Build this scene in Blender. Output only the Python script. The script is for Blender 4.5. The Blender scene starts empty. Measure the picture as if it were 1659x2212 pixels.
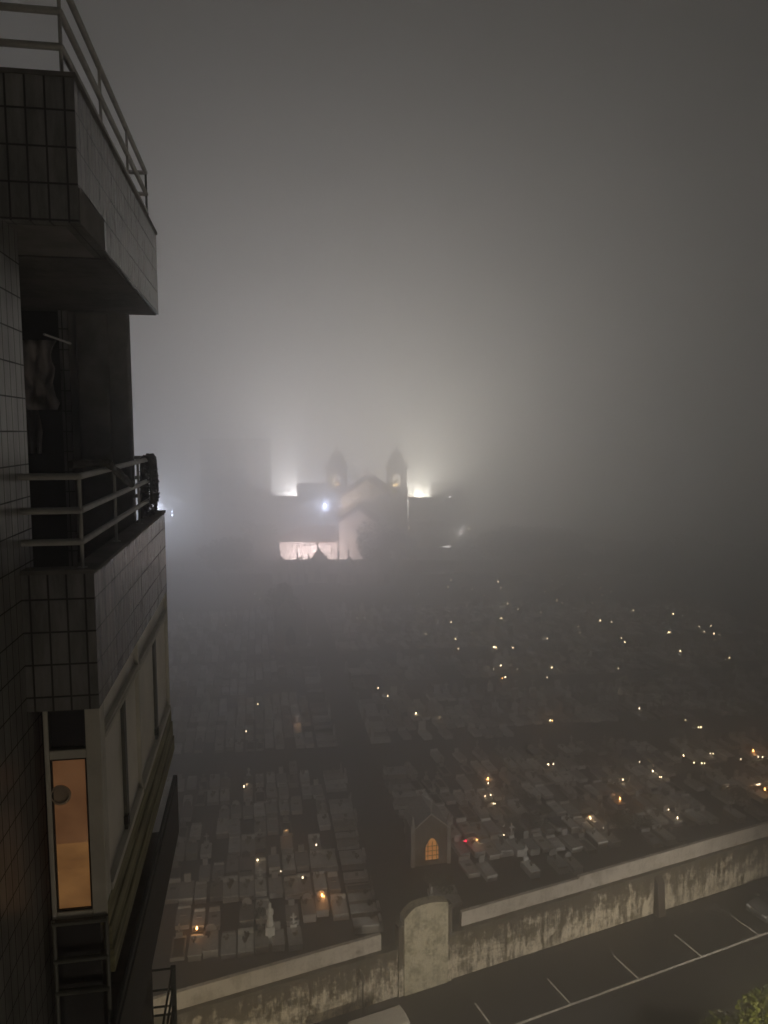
import bpy, bmesh, math, random
from mathutils import Vector, Matrix
R = math.radians
sc = bpy.context.scene
C = sc.collection
random.seed(7)

# ------------------------------------------------------------------ camera
CAM_Z = 33.0
F_PX, CX, CY, HOR = 1640.0, 829.5, 1106.0, 932.0        # measured on the photo (1659 x 2212 view of it)
PITCH = math.atan((CY - HOR) / F_PX)
cam_data = bpy.data.cameras.new('camera'); cam = bpy.data.objects.new('camera', cam_data); C.objects.link(cam)
cam.location = (0, 0, CAM_Z); cam.rotation_euler = (R(90) - PITCH, 0, 0)
cam_data.sensor_fit = 'VERTICAL'; cam_data.sensor_height = 36; cam_data.lens = 36 * F_PX / 2212
cam_data.clip_start = 0.1; cam_data.clip_end = 3000
sc.camera = cam
# ------------------------------------------------------------------ world, exposure: a foggy night, the town's glow in the clouds
world = bpy.data.worlds.new('World'); sc.world = world; world.use_nodes = True
bg = world.node_tree.nodes['Background']; bg.inputs[0].default_value = (1.0, 0.94, 0.80, 1); bg.inputs[1].default_value = 0.032
sc.view_settings.view_transform = 'Standard'; sc.view_settings.look = 'None'
sc.view_settings.exposure = 0.0; sc.view_settings.gamma = 1.0
cy = sc.cycles
cy.max_bounces = 12; cy.diffuse_bounces = 2; cy.glossy_bounces = 2; cy.transmission_bounces = 3
cy.volume_bounces = 8; cy.transparent_max_bounces = 8; cy.light_sampling_threshold = 0.0
cy.use_denoising = True; cy.sample_clamp_indirect = 4.0; cy.caustics_reflective = False; cy.caustics_refractive = False
HAZE_DENSITY, HAZE_TOP = 0.0175, 36.6
UPPER_FOG_DENSITY, UPPER_FOG_TOP = 0.0175, 100.0
# lamps: (watts, colour)
W_GARDEN = 1500
W_YARD_FILL = 3600
W_FAR = 400000
W_STREET, W_BACK, W_LED, W_HOUSE = 5200, 17000, 9000, 82000

# ------------------------------------------------------------------ pixel -> place helpers (used to survey the photo)
def ray(x, y):
    dx, dy = (x - CX) / F_PX, -(y - CY) / F_PX
    return Vector((dx, math.cos(PITCH) + dy * math.sin(PITCH), -math.sin(PITCH) + dy * math.cos(PITCH)))
def on_z(x, y, z):
    r = ray(x, y); t = (z - CAM_Z) / r.z
    return Vector((r.x * t, r.y * t, z))
def on_y(x, y, Y):
    r = ray(x, y); t = Y / r.y
    return Vector((r.x * t, Y, CAM_Z + r.z * t))
def src(x, y): return x * .6636, y * .6636
def az(deg):
    a = R(deg); return Vector((math.sin(a), math.cos(a), 0))

# ------------------------------------------------------------------ mesh builder
class MB:
    def __init__(s): s.v = []; s.f = []; s.m = []
    def add(s, pts, faces, mat=0):
        o = len(s.v); s.v += [tuple(p) for p in pts]
        for f in faces: s.f.append(tuple(o + i for i in f)); s.m.append(mat)
        return s
    def box(s, x0, x1, y0, y1, z0, z1, mat=0, M=None):
        p = [Vector((x, y, z)) for z in (z0, z1) for y in (y0, y1) for x in (x0, x1)]
        if M: p = [M @ q for q in p]
        return s.add(p, [(0, 2, 3, 1), (4, 5, 7, 6), (0, 1, 5, 4), (2, 6, 7, 3), (0, 4, 6, 2), (1, 3, 7, 5)], mat)
    def prism(s, poly, a0, a1, axis='y', mat=0, M=None):
        """polygon (counter-clockwise seen from +axis side is not required) extruded along an axis"""
        def P(u, v, a): return Vector({'y': (u, a, v), 'x': (a, u, v), 'z': (u, v, a)}[axis])
        n = len(poly)
        pts = [P(u, v, a0) for u, v in poly] + [P(u, v, a1) for u, v in poly]
        if M: pts = [M @ q for q in pts]
        fs = [tuple(range(n))[::-1], tuple(range(n, 2 * n))] + [(i, (i + 1) % n, n + (i + 1) % n, n + i) for i in range(n)]
        return s.add(pts, fs, mat)
    def tube(s, p, q, r, r2=None, n=8, mat=0, cap=True):
        p, q = Vector(p), Vector(q); r2 = r if r2 is None else r2
        d = (q - p).normalized(); a = d.orthogonal().normalized(); b = d.cross(a)
        pts = []
        for c, rr in ((p, r), (q, r2)):
            pts += [c + (a * math.cos(2 * math.pi * i / n) + b * math.sin(2 * math.pi * i / n)) * rr for i in range(n)]
        fs = [(i, (i + 1) % n, n + (i + 1) % n, n + i) for i in range(n)]
        if cap: fs += [tuple(range(n))[::-1], tuple(range(n, 2 * n))]
        return s.add(pts, fs, mat)
    def lathe(s, c, prof, n=12, mat=0, M=None, square=False):
        c = Vector(c); pts = []; ph = math.pi / n if square else 0
        for r, z in prof:
            pts += [c + Vector((r * math.cos(ph + 2 * math.pi * i / n), r * math.sin(ph + 2 * math.pi * i / n), z)) for i in range(n)]
        if M: pts = [M @ q for q in pts]
        fs = []
        for k in range(len(prof) - 1):
            fs += [(k * n + i, k * n + (i + 1) % n, (k + 1) * n + (i + 1) % n, (k + 1) * n + i) for i in range(n)]
        fs += [tuple(range(n))[::-1], tuple(range((len(prof) - 1) * n, len(prof) * n))]
        return s.add(pts, fs, mat)
    def build(s, name, mats, parent=None, smooth=False, bevel=0, loc=None, seg=2, angle=35):
        me = bpy.data.meshes.new(name); me.from_pydata(s.v, [], s.f)
        mats = mats if isinstance(mats, (list, tuple)) else [mats]
        for m in mats: me.materials.append(m)
        uv = me.uv_layers.new(name='UVMap')
        for p, mi in zip(me.polygons, s.m):
            p.material_index = mi; p.use_smooth = smooth
            n = p.normal
            ax = max(range(3), key=lambda i: abs(n[i]))
            for li in p.loop_indices:
                co = me.vertices[me.loops[li].vertex_index].co
                uv.data[li].uv = ((co.y, co.z), (co.x, co.z), (co.x, co.y))[ax]
        bm = bmesh.new(); bm.from_mesh(me); bmesh.ops.recalc_face_normals(bm, faces=bm.faces); bm.to_mesh(me); bm.free()
        ob = bpy.data.objects.new(name, me); C.objects.link(ob)
        if smooth and angle:
            try: me.set_sharp_from_angle(angle=R(angle))
            except Exception: pass
        if bevel:
            b = ob.modifiers.new('bevel', 'BEVEL'); b.width = bevel; b.segments = seg; b.limit_method = 'ANGLE'; b.angle_limit = R(40)
        if parent: ob.parent = parent
        if loc is not None: ob.location = loc
        return ob

def tag(o, label=None, cat=None, group=None, kind=None):
    if label: o['label'] = label
    if cat: o['category'] = cat
    if group: o['group'] = group
    if kind: o['kind'] = kind
    return o
def thing(name, label, cat, loc=(0, 0, 0), rz=0.0, group=None):
    o = bpy.data.objects.new(name, None); C.objects.link(o); o.empty_display_size = .3
    o.location = loc; o.rotation_euler = (0, 0, rz)
    return tag(o, label, cat, group)
KIDS = {}
def copy_tree(o, parent=None):
    c = o.copy(); C.objects.link(c); c.parent = parent
    for ch in o.children: copy_tree(ch, c)
    return c
def lamp(name, kind, loc, watts, col, parent=None, size=.15, target=None, cone=90, blend=.6):
    d = bpy.data.lights.new(name, kind); d.energy = watts; d.color = col
    o = bpy.data.objects.new(name, d); C.objects.link(o); o.location = loc
    if kind in ('POINT', 'SPOT'): d.shadow_soft_size = size
    if kind == 'SPOT': d.spot_size = R(cone); d.spot_blend = blend
    if target is not None:
        o.rotation_euler = (Vector(target) - Vector(loc)).to_track_quat('-Z', 'Y').to_euler()
    if parent: o.parent = parent
    return o

# ------------------------------------------------------------------ materials
def nodes(name):
    m = bpy.data.materials.new(name); m.use_nodes = True
    nt = m.node_tree; return m, nt, nt.nodes['Principled BSDF']
def N(nt, t, **kw):
    n = nt.nodes.new(t)
    for k, v in kw.items():
        if k in n.inputs: n.inputs[k].default_value = v
        else: setattr(n, k, v)
    return n
def mat(name, col, rough=.7, scale=4.0, amt=.25, bump=.0, metal=0.0, coord='Object', rnd=0.0, spec=.4, stretch=(1, 1, 1)):
    m, nt, b = nodes(name); L = nt.links.new
    tc = N(nt, 'ShaderNodeTexCoord'); mp = N(nt, 'ShaderNodeMapping'); mp.inputs['Scale'].default_value = stretch
    L(tc.outputs[coord], mp.inputs['Vector'])
    nz = N(nt, 'ShaderNodeTexNoise', Scale=scale, Detail=6.0, Roughness=.6); L(mp.outputs[0], nz.inputs['Vector'])
    rp = N(nt, 'ShaderNodeValToRGB'); e = rp.color_ramp.elements
    e[0].position, e[1].position = .3, .7
    e[0].color = tuple(c * (1 - amt) for c in col) + (1,); e[1].color = tuple(min(1, c * (1 + amt)) for c in col) + (1,)
    L(nz.outputs['Fac'], rp.inputs[0]); out = rp.outputs[0]
    if rnd:
        oi = N(nt, 'ShaderNodeObjectInfo'); mr = N(nt, 'ShaderNodeMapRange'); mr.inputs[3].default_value = 1 - rnd; mr.inputs[4].default_value = 1 + rnd
        L(oi.outputs['Random'], mr.inputs[0])
        mx = N(nt, 'ShaderNodeVectorMath', operation='SCALE'); L(out, mx.inputs[0]); L(mr.outputs[0], mx.inputs['Scale']); out = mx.outputs[0]
    L(out, b.inputs['Base Color'])
    b.inputs['Roughness'].default_value = rough; b.inputs['Metallic'].default_value = metal
    b.inputs['Specular IOR Level'].default_value = spec
    if bump:
        bp = N(nt, 'ShaderNodeBump', Strength=bump, Distance=.02); L(nz.outputs['Fac'], bp.inputs['Height']); L(bp.outputs[0], b.inputs['Normal'])
    return m
def glow(name, col, strength, sample=False):
    m, nt, b = nodes(name); b.inputs['Base Color'].default_value = (*[c * .5 for c in col], 1)
    b.inputs['Emission Color'].default_value = (*col, 1); b.inputs['Emission Strength'].default_value = strength
    if not sample: m.cycles.emission_sampling = 'NONE'
    return m
def tiles(name, c1, c2, mortar, w=.105, h=.2, rough=.35, grime=.5, mort=.0045):
    m, nt, b = nodes(name); L = nt.links.new
    tc = N(nt, 'ShaderNodeTexCoord')
    br = N(nt, 'ShaderNodeTexBrick', offset=0.0, squash=1.0)
    br.inputs['Color1'].default_value = (*c1, 1); br.inputs['Color2'].default_value = (*c2, 1); br.inputs['Mortar'].default_value = (*mortar, 1)
    br.inputs['Scale'].default_value = 1.0; br.inputs['Mortar Size'].default_value = mort; br.inputs['Mortar Smooth'].default_value = .1
    br.inputs['Brick Width'].default_value = w; br.inputs['Row Height'].default_value = h
    L(tc.outputs['UV'], br.inputs['Vector'])
    mp = N(nt, 'ShaderNodeMapping'); mp.inputs['Scale'].default_value = (2.2, .45, 1); L(tc.outputs['UV'], mp.inputs[0])
    nz = N(nt, 'ShaderNodeTexNoise', Scale=3.2, Detail=8.0, Roughness=.7); L(mp.outputs[0], nz.inputs['Vector'])
    mr = N(nt, 'ShaderNodeMapRange'); mr.inputs[1].default_value = .36; mr.inputs[2].default_value = .6; mr.inputs[3].default_value = 1 - grime; mr.inputs[4].default_value = 1.0
    L(nz.outputs['Fac'], mr.inputs[0])
    mx = N(nt, 'ShaderNodeVectorMath', operation='SCALE'); L(br.outputs['Color'], mx.inputs[0]); L(mr.outputs[0], mx.inputs['Scale'])
    L(mx.outputs[0], b.inputs['Base Color'])
    r2 = N(nt, 'ShaderNodeMapRange'); r2.inputs[3].default_value = rough; r2.inputs[4].default_value = .9; L(br.outputs['Fac'], r2.inputs[0]); L(r2.outputs[0], b.inputs['Roughness'])
    bp = N(nt, 'ShaderNodeBump', Strength=.6, Distance=.006, invert=True); L(br.outputs['Fac'], bp.inputs['Height']); L(bp.outputs[0], b.inputs['Normal'])
    return m
def stained(name, clean, dirt, moss, streak=1.0, cover=.5, rough=.9, top=0.0, zt=(1.0, 2.75)):
    """rendered wall with rain streaks and black lichen blotches (UV in metres, v up)"""
    m, nt, b = nodes(name); L = nt.links.new
    tc = N(nt, 'ShaderNodeTexCoord')
    mp = N(nt, 'ShaderNodeMapping'); mp.inputs['Scale'].default_value = (2.2, .35, 1); L(tc.outputs['UV'], mp.inputs['Vector'])
    st = N(nt, 'ShaderNodeTexNoise', Scale=1.6, Detail=8.0, Roughness=.7); L(mp.outputs[0], st.inputs['Vector'])
    bl = N(nt, 'ShaderNodeTexNoise', Scale=1.1, Detail=10.0, Roughness=.72); L(tc.outputs['UV'], bl.inputs['Vector'])
    fi = N(nt, 'ShaderNodeTexNoise', Scale=7.0, Detail=8.0, Roughness=.7); L(tc.outputs['UV'], fi.inputs['Vector'])
    ad = N(nt, 'ShaderNodeMath', operation='MULTIPLY_ADD'); L(st.outputs['Fac'], ad.inputs[0]); ad.inputs[1].default_value = streak; L(bl.outputs['Fac'], ad.inputs[2])
    a2 = N(nt, 'ShaderNodeMath', operation='MULTIPLY_ADD'); L(fi.outputs['Fac'], a2.inputs[0]); a2.inputs[1].default_value = .5; L(ad.outputs[0], a2.inputs[2])
    mr = N(nt, 'ShaderNodeMapRange'); c = (streak * .5 + .75); mr.inputs[1].default_value = c - .12 + .3 * (.5 - cover); mr.inputs[2].default_value = c + .12 + .3 * (.5 - cover); 
    if top:                                                # rain stains run down from under the ledge
        sx = N(nt, 'ShaderNodeSeparateXYZ'); L(tc.outputs['UV'], sx.inputs[0]); tg = N(nt, 'ShaderNodeMapRange'); tg.inputs[1].default_value, tg.inputs[2].default_value = zt; tg.inputs[4].default_value = top
        L(sx.outputs[1], tg.inputs[0]); a3 = N(nt, 'ShaderNodeMath', operation='ADD'); L(a2.outputs[0], a3.inputs[0]); L(tg.outputs[0], a3.inputs[1]); a2 = a3
    L(a2.outputs[0], mr.inputs[0])
    mx = N(nt, 'ShaderNodeMix', data_type='RGBA'); L(mr.outputs[0], mx.inputs['Factor']); mx.inputs[6].default_value = (*clean, 1); mx.inputs[7].default_value = (*dirt, 1)
    m2 = N(nt, 'ShaderNodeMapRange'); m2.inputs[1].default_value = .5; m2.inputs[2].default_value = .7; m2.inputs[4].default_value = .7; L(bl.outputs['Fac'], m2.inputs[0])
    mx2 = N(nt, 'ShaderNodeMix', data_type='RGBA'); L(m2.outputs[0], mx2.inputs['Factor']); L(mx.outputs[2], mx2.inputs[6]); mx2.inputs[7].default_value = (*moss, 1)
    L(mx2.outputs[2], b.inputs['Base Color']); b.inputs['Roughness'].default_value = rough; b.inputs['Specular IOR Level'].default_value = .2
    bp = N(nt, 'ShaderNodeBump', Strength=.5, Distance=.03); L(fi.outputs['Fac'], bp.inputs['Height']); L(bp.outputs[0], b.inputs['Normal'])
    return m
def glass(name, col=(.02, .02, .025), rough=.12):
    m, nt, b = nodes(name); b.inputs['Base Color'].default_value = (*col, 1); b.inputs['Roughness'].default_value = rough; b.inputs['Specular IOR Level'].default_value = .5
    return m

M = {}
M['asphalt'] = mat('asphalt', (.016, .014, .0125), .7, .55, .45, .15)
M['earth'] = mat('earth', (.036, .034, .028), .95, .35, .35, .3)
M['gravel_path'] = mat('gravel_path', (.042, .039, .035), .95, 2.0, .3, .3)
M['pavement'] = mat('pavement', (.16, .15, .14), .85, 2.0, .2, .1)
M['paint'] = mat('road_paint', (.62, .58, .52), .7, 3.0, .45, 0)
M['wall_old'] = stained('old_wall', (.76, .68, .54), (.085, .07, .05), (.15, .135, .065), 1.0, .42, top=.22)
M['wall_new'] = stained('pale_render', (.62, .57, .51), (.30, .27, .22), (.40, .36, .30), .6, .2)
M['wall_cap'] = stained('mossy_ledge', (.15, .13, .10), (.06, .055, .04), (.07, .075, .035), .8, .6)
M['pier'] = stained('pier_render', (.62, .57, .43), (.14, .13, .09), (.36, .34, .22), .5, .22)
M['dark_brown'] = mat('shaded_buttress', (.06, .048, .038), .9, 3, .4, .2)  # shade on the buttress is put into this dark brown; sign post shares it
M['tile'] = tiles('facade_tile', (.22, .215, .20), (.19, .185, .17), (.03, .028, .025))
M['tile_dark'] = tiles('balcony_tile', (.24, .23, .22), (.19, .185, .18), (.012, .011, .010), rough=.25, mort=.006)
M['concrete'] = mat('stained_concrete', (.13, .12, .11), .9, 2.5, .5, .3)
M['rail'] = mat('painted_rail', (.36, .35, .33), .5, 6, .25, .05)
M['alu'] = mat('grey_aluminium', (.58, .55, .48), .5, 3, .15, 0)
M['alu_dark'] = mat('dark_rail', (.10, .10, .085), .55, 3, .2, 0)
M['panel'] = mat('frosted_panel', (.74, .70, .62), .45, 1.5, .15, 0)
M['board'] = mat('weathered_board', (.22, .20, .11), .9, 3.0, .6, .4, stretch=(1, .5, 6))
M['black_box'] = mat('black_cladding', (.022, .021, .022), .6, 2, .3, 0)
M['glass'] = glass('dark_glass')
M['dark_cloth'] = mat('dark_cloth', (.04, .036, .028), .95, 8, .5, .5)
M['cloth'] = mat('washed_cloth', (.20, .18, .18), .95, 6, .3, .3)
M['marble'] = mat('pale_marble', (.58, .58, .57), .5, 3.0, .22, 0, rnd=.3)
M['granite'] = mat('grey_granite', (.36, .35, .34), .45, 6.0, .25, 0, rnd=.35)
M['dark_granite'] = mat('dark_granite', (.08, .08, .08), .3, 6, .3, 0, rnd=.4)
M['cement'] = mat('old_cement', (.27, .255, .23), .9, 3, .35, .2, rnd=.3)
M['bronze'] = mat('bronze', (.10, .08, .05), .5, 5, .2, 0, metal=.3)
M['flowers'] = mat('flower_bunch', (.10, .08, .05), .95, 12, .8, 0, rnd=.5)
M['jar'] = mat('candle_jar', (.25, .16, .08), .3, 5, .2, 0)
M['stucco'] = mat('pale_stucco', (.62, .58, .52), .9, 1.0, .12, .1)
M['stucco_far'] = mat('grey_stucco', (.32, .30, .28), .9, .6, .15, 0)
M['roof'] = mat('clay_roof', (.16, .085, .055), .9, 2.0, .35, .2)
M['slate'] = mat('slate_roof', (.07, .065, .062), .8, 1.5, .3, 0)
M['stone'] = mat('granite_masonry', (.26, .24, .21), .9, 1.2, .3, .3)
M['chapel_stone'] = stained('chapel_stone', (.17, .16, .14), (.06, .055, .045), (.09, .09, .05), .8, .5)
M['iron'] = mat('iron', (.03, .03, .03), .6, 5, .2, 0, metal=.4)
M['pole'] = mat('lamp_pole', (.12, .12, .12), .5, 5, .15, 0, metal=.5)
M['sign_white'] = mat('sign_white', (.55, .53, .48), .5, 5, .1)
M['sign_blue'] = mat('sign_blue', (.03, .08, .25), .5, 5, .1)
M['car_white'] = mat('white_car_paint', (.60, .56, .49), .35, 2, .06, 0, spec=.5)
M['car_grey'] = mat('grey_car_paint', (.13, .13, .13), .3, 2, .08, 0, spec=.5, metal=.3)
M['tyre'] = mat('tyre', (.02, .02, .02), .9, 8, .2)
M['chrome'] = mat('chrome', (.6, .6, .6), .2, 3, .05, 0, metal=1)
M['headlight'] = glass('headlight_glass', (.55, .55, .55), .1)
def leaf(name, col):
    m = mat(name, col, .75, 1.5, .45, 0, rnd=.15); return m
M['leaf'] = leaf('street_tree_leaf', (.075, .095, .028)); M['leaf_dark'] = leaf('dark_leaf', (.040, .052, .028)); M['bark'] = mat('bark', (.07, .055, .04), .95, 4, .4, .4)

# lit window: lamp light behind frosted glass, and a drawn blind above it
def lit(name, c0, c1, st_):
    m, nt, b = nodes(name); L = nt.links.new
    tc = N(nt, 'ShaderNodeTexCoord'); mp = N(nt, 'ShaderNodeMapping'); mp.inputs['Scale'].default_value = (1.6, 2.2, 1); L(tc.outputs['UV'], mp.inputs[0])
    nz = N(nt, 'ShaderNodeTexNoise', Scale=2.2, Detail=6.0, Roughness=.55); L(mp.outputs[0], nz.inputs['Vector'])
    fn = N(nt, 'ShaderNodeTexNoise', Scale=140.0, Detail=3.0, Roughness=.7); L(tc.outputs['UV'], fn.inputs['Vector'])
    ma = N(nt, 'ShaderNodeMath', operation='MULTIPLY_ADD'); L(fn.outputs['Fac'], ma.inputs[0]); ma.inputs[1].default_value = .25; L(nz.outputs['Fac'], ma.inputs[2])
    rp = N(nt, 'ShaderNodeValToRGB'); rp.color_ramp.elements[0].color = (*c0, 1); rp.color_ramp.elements[1].color = (*c1, 1)
    rp.color_ramp.elements[0].position = .45; rp.color_ramp.elements[1].position = .85
    L(ma.outputs[0], rp.inputs[0]); L(rp.outputs[0], b.inputs['Emission Color']); b.inputs['Emission Strength'].default_value = st_
    b.inputs['Base Color'].default_value = (.16, .11, .07, 1); b.inputs['Roughness'].default_value = .35; return m
M['curtain_lit'] = lit('lit_frosted_glass', (.50, .22, .075), (1.0, .47, .15), .17)
M['blind_lit'] = lit('lit_blind', (.42, .17, .07), (.80, .36, .15), .13)
M['candle_white'] = glow('candle_flame_white', (1, .74, .44), 20)
M['candle_faint'] = glow('candle_flame_faint', (1, .74, .48), 10)
M['candle_warm'] = glow('candle_flame_warm', (1, .42, .12), 22)
M['candle_red'] = glow('candle_flame_red', (1, .02, .06), 8)
M['bulb_cool'] = glow('cool_lamp_glass', (.62, .72, 1.0), 60)
M['bulb_white'] = glow('white_lamp_glass', (1, .95, .9), 40)
M['bulb_warm'] = glow('warm_lamp_glass', (1, .8, .5), 12)
M['bulb_dim'] = glow('dim_lamp_glass', (1, .9, .72), 9)
M['belfry_lit'] = glow('belfry_lamp_glass', (1, .68, .25), 16)
M['glowing_canopy'] = glow('glowing_canopy', (1, .92, .85), 6)  # canopy roof glows by itself in place of the light it reflects

# ================================================================== SETTING
ZC = 2.8                                                   # the cemetery lies above the street
E_ = az(66.5); N_ = Vector((-E_.y, E_.x, 0))               # along the street, and across it away from the camera
D_WALL, D_LINE = 37.6, 33.0
def st(a, d, z=0): p = E_ * a + N_ * d; return Vector((p.x, p.y, z))
def sd(p): return p.dot(E_), p.dot(N_)
MST = Matrix(((E_.x, N_.x, 0, 0), (E_.y, N_.y, 0, 0), (0, 0, 1, 0), (0, 0, 0, 1)))   # local (along, across, up) -> world
def sheet(name, pts, m, kind='structure'):
    return tag(MB().add(pts, [tuple(range(len(pts)))]).build(name, m), kind=kind)
G = 900
sheet('ground', [(-G, -G, -.02), (G, -G, -.02), (G, G, -.02), (-G, G, -.02)], M['earth'])
sheet('street', [st(-160, 26.5, .0), st(240, 26.5, .0), st(240, D_WALL + .2, .0), st(-160, D_WALL + .2, .0)], M['asphalt'])
tag(MB().box(-160, 240, 16.5, 26.5, 0, .13, M=MST).build('pavement', M['pavement'], bevel=.02), kind='structure')
mb = MB()
mb.box(-60, 120, D_LINE - .07, D_LINE + .07, .004, .008, M=MST)
a_t = [sd(on_z(*src(1400 + x / 1.508, 2750 + y / 1.508), 0))[0] for x, y in ((690, 783), (1025, 660), (1330, 550), (1615, 445))]
pit = (a_t[3] - a_t[0]) / 3
for k in range(-8, 14):
    a = a_t[0] + k * pit
    mb.box(a - .05, a + .05, D_LINE + .075, D_LINE + 2.3, .004, .008, M=MST)
tag(mb.build('parking_markings', M['paint']), kind='structure')
# cemetery plateau
sheet('cemetery_ground', [st(-400, D_WALL + .35, ZC), st(500, D_WALL + .35, ZC), st(500, 800, ZC), st(-400, 800, ZC)], M['earth'])

# central path and cross paths (local grid of the cemetery)
AZ = -9.5; U_ = az(AZ + 90); V_ = az(AZ)
def uv(p): return p.dot(U_), p.dot(V_)
def cp(u, v, z=ZC): p = U_ * u + V_ * v; return Vector((p.x, p.y, z))
PA, PB = on_z(843, 1950, ZC), on_z(690, 1330, ZC)
UC = (uv(PA)[0] + uv(PB)[0]) / 2
def crossrow(px, py): return uv(on_z(px, py, ZC))[1]
V_X = [crossrow(700, 1632), crossrow(700, 1500), crossrow(700, 1425)]
sheet('cemetery_path', [cp(UC - 1.3, uv(PA)[1] - 4, ZC + .004), cp(UC + 1.3, uv(PA)[1] - 3, ZC + .004), cp(UC + 1.3, 165, ZC + .004), cp(UC - 1.3, 165, ZC + .004)], M['gravel_path'])
for k, v in enumerate(V_X):
    sheet('cemetery_cross_path', [cp(-70, v - 1.2, ZC + .008), cp(90, v - 1.2, ZC + .008), cp(90, v + 1.2, ZC + .008), cp(-70, v + 1.2, ZC + .008)], M['gravel_path'])

# ================================================================== CEMETERY WALL
cw = thing('cemetery_wall', 'long stained cemetery wall with pale parapet and arched pier beside the street', 'wall')
def a_at(px, py, d=D_WALL, z=0): return None
def a_of(px, d, z):
    """along-street coordinate where the photo column px crosses the line (d, z)"""
    lo, hi = -80.0, 160.0
    for _ in range(60):
        mid = (lo + hi) / 2; p = st(mid, d, z)
        x = CX + F_PX * p.x / (p.y * math.cos(PITCH) - (z - CAM_Z) * math.sin(PITCH))
        if x < px: lo = mid
        else: hi = mid
    return lo
A_L, A_R = -60, 120
P0, P1 = a_of(862, D_WALL - .15, 2), a_of(977, D_WALL - .15, 2)      # the arched pier
G0, G1 = a_of(820, D_WALL + .5, 3.5), a_of(993, D_WALL + .5, 3.5)     # ends of the parapet on both sides of it
w = MB(); w.box(A_L, P0 + .01, D_WALL, D_WALL + .45, 0, 2.75, M=MST); w.box(P1 - .01, A_R, D_WALL, D_WALL + .45, 0, 2.75, M=MST)
w.build('lower_wall', M['wall_old'], cw)
w = MB(); w.box(A_L, P0, D_WALL - .06, D_WALL + .56, 2.753, 3.0, M=MST); w.box(P1, A_R, D_WALL - .06, D_WALL + .56, 2.753, 3.0, M=MST)
w.build('ledge', M['wall_cap'], cw, bevel=.03)
w = MB(); w.box(A_L, G0, D_WALL + .25, D_WALL + .5, 3.003, 3.98, M=MST); w.build('parapet', M['wall_new'], cw, bevel=.02)
STEP = a_of(1250, D_WALL + .3, 3.9)
w = MB(); w.box(G1, STEP, D_WALL + .25, D_WALL + .5, 3.003, 3.92, M=MST); w.box(STEP + .002, A_R, D_WALL + .25, D_WALL + .5, 3.003, 4.05, M=MST)
w.build('parapet', M['wall_new'], cw, bevel=.02)
# arched pier: flat-sided with a curved head, narrow pilaster strips at both sides
pw = P1 - P0
prof = [(P0 + .32, .0), (P1 - .3, .0), (P1 - .3, 5.0)]
for i in range(0, 13):
    t = i / 12; prof.append((P1 - .3 - t * (pw - .62), 5.0 + .42 * math.sin(math.pi * (.72 * t + .12)) - (0 if t < .8 else (t - .8) * 1.9)))
w = MB(); w.prism(prof, D_WALL - .18, D_WALL + .5, 'y', M=MST); w.build('arched_pier', M['pier'], cw, bevel=.03)
w = MB(); w.box(P0, P0 + .318, D_WALL - .12, D_WALL + .45, 0, 4.35, M=MST); w.build('pilaster', M['wall_old'], cw, bevel=.02)
w = MB(); w.box(P1 - .298, P1, D_WALL - .12, D_WALL + .45, 0, 4.9, M=MST); w.build('pilaster', M['wall_old'], cw, bevel=.02)
ab = a_of(1425, D_WALL - .2, 1.5)
w = MB(); w.prism([(D_WALL - .55, 0), (D_WALL - .002, 0), (D_WALL - .002, 2.7), (D_WALL - .35, 2.25)], ab - .32, ab + .28, 'x', M=MST); w.build('buttress', M['dark_brown'], cw, bevel=.02)

# ================================================================== GRAVES
GP = []
def stone_cross(b, x, y, z, h, t=.08, arm=.5):
    b.box(x - t / 2, x + t / 2, y - t / 2, y + t / 2, z, z + h)
    b.box(x - h * arm / 2, x - t / 2, y - t / 2 + .003, y + t / 2 - .003, z + h * .58, z + h * .58 + t)
    b.box(x + t / 2, x + h * arm / 2, y - t / 2 + .003, y + t / 2 - .003, z + h * .58, z + h * .58 + t)
def tuft(b, x, y, z, r, n, rng):
    for _ in range(n):
        d = Vector((rng.uniform(-1, 1), rng.uniform(-1, 1), rng.uniform(.1, 1.2))) * r
        c = Vector((x, y, z)) + d; a = Vector((rng.uniform(-1, 1), rng.uniform(-1, 1), rng.uniform(-1, 1))).normalized() * r * .55
        e = a.orthogonal().normalized() * r * .5
        b.add([c - a, c + e, c + a, c - e], [(0, 1, 2, 3)])
DESC = ['pale marble slab grave with low headstone', 'pale marble grave with standing cross', 'grey granite slab grave with rounded headstone', 'grey granite grave with open book plaque',
        'dark polished granite grave', 'old cement kerbed grave with earth bed', 'pale double slab grave with flower vases', 'grey granite grave with slim upright headstone',
        'pale marble slab grave with dark flower bunch', 'old cement slab grave with stone cross']
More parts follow.
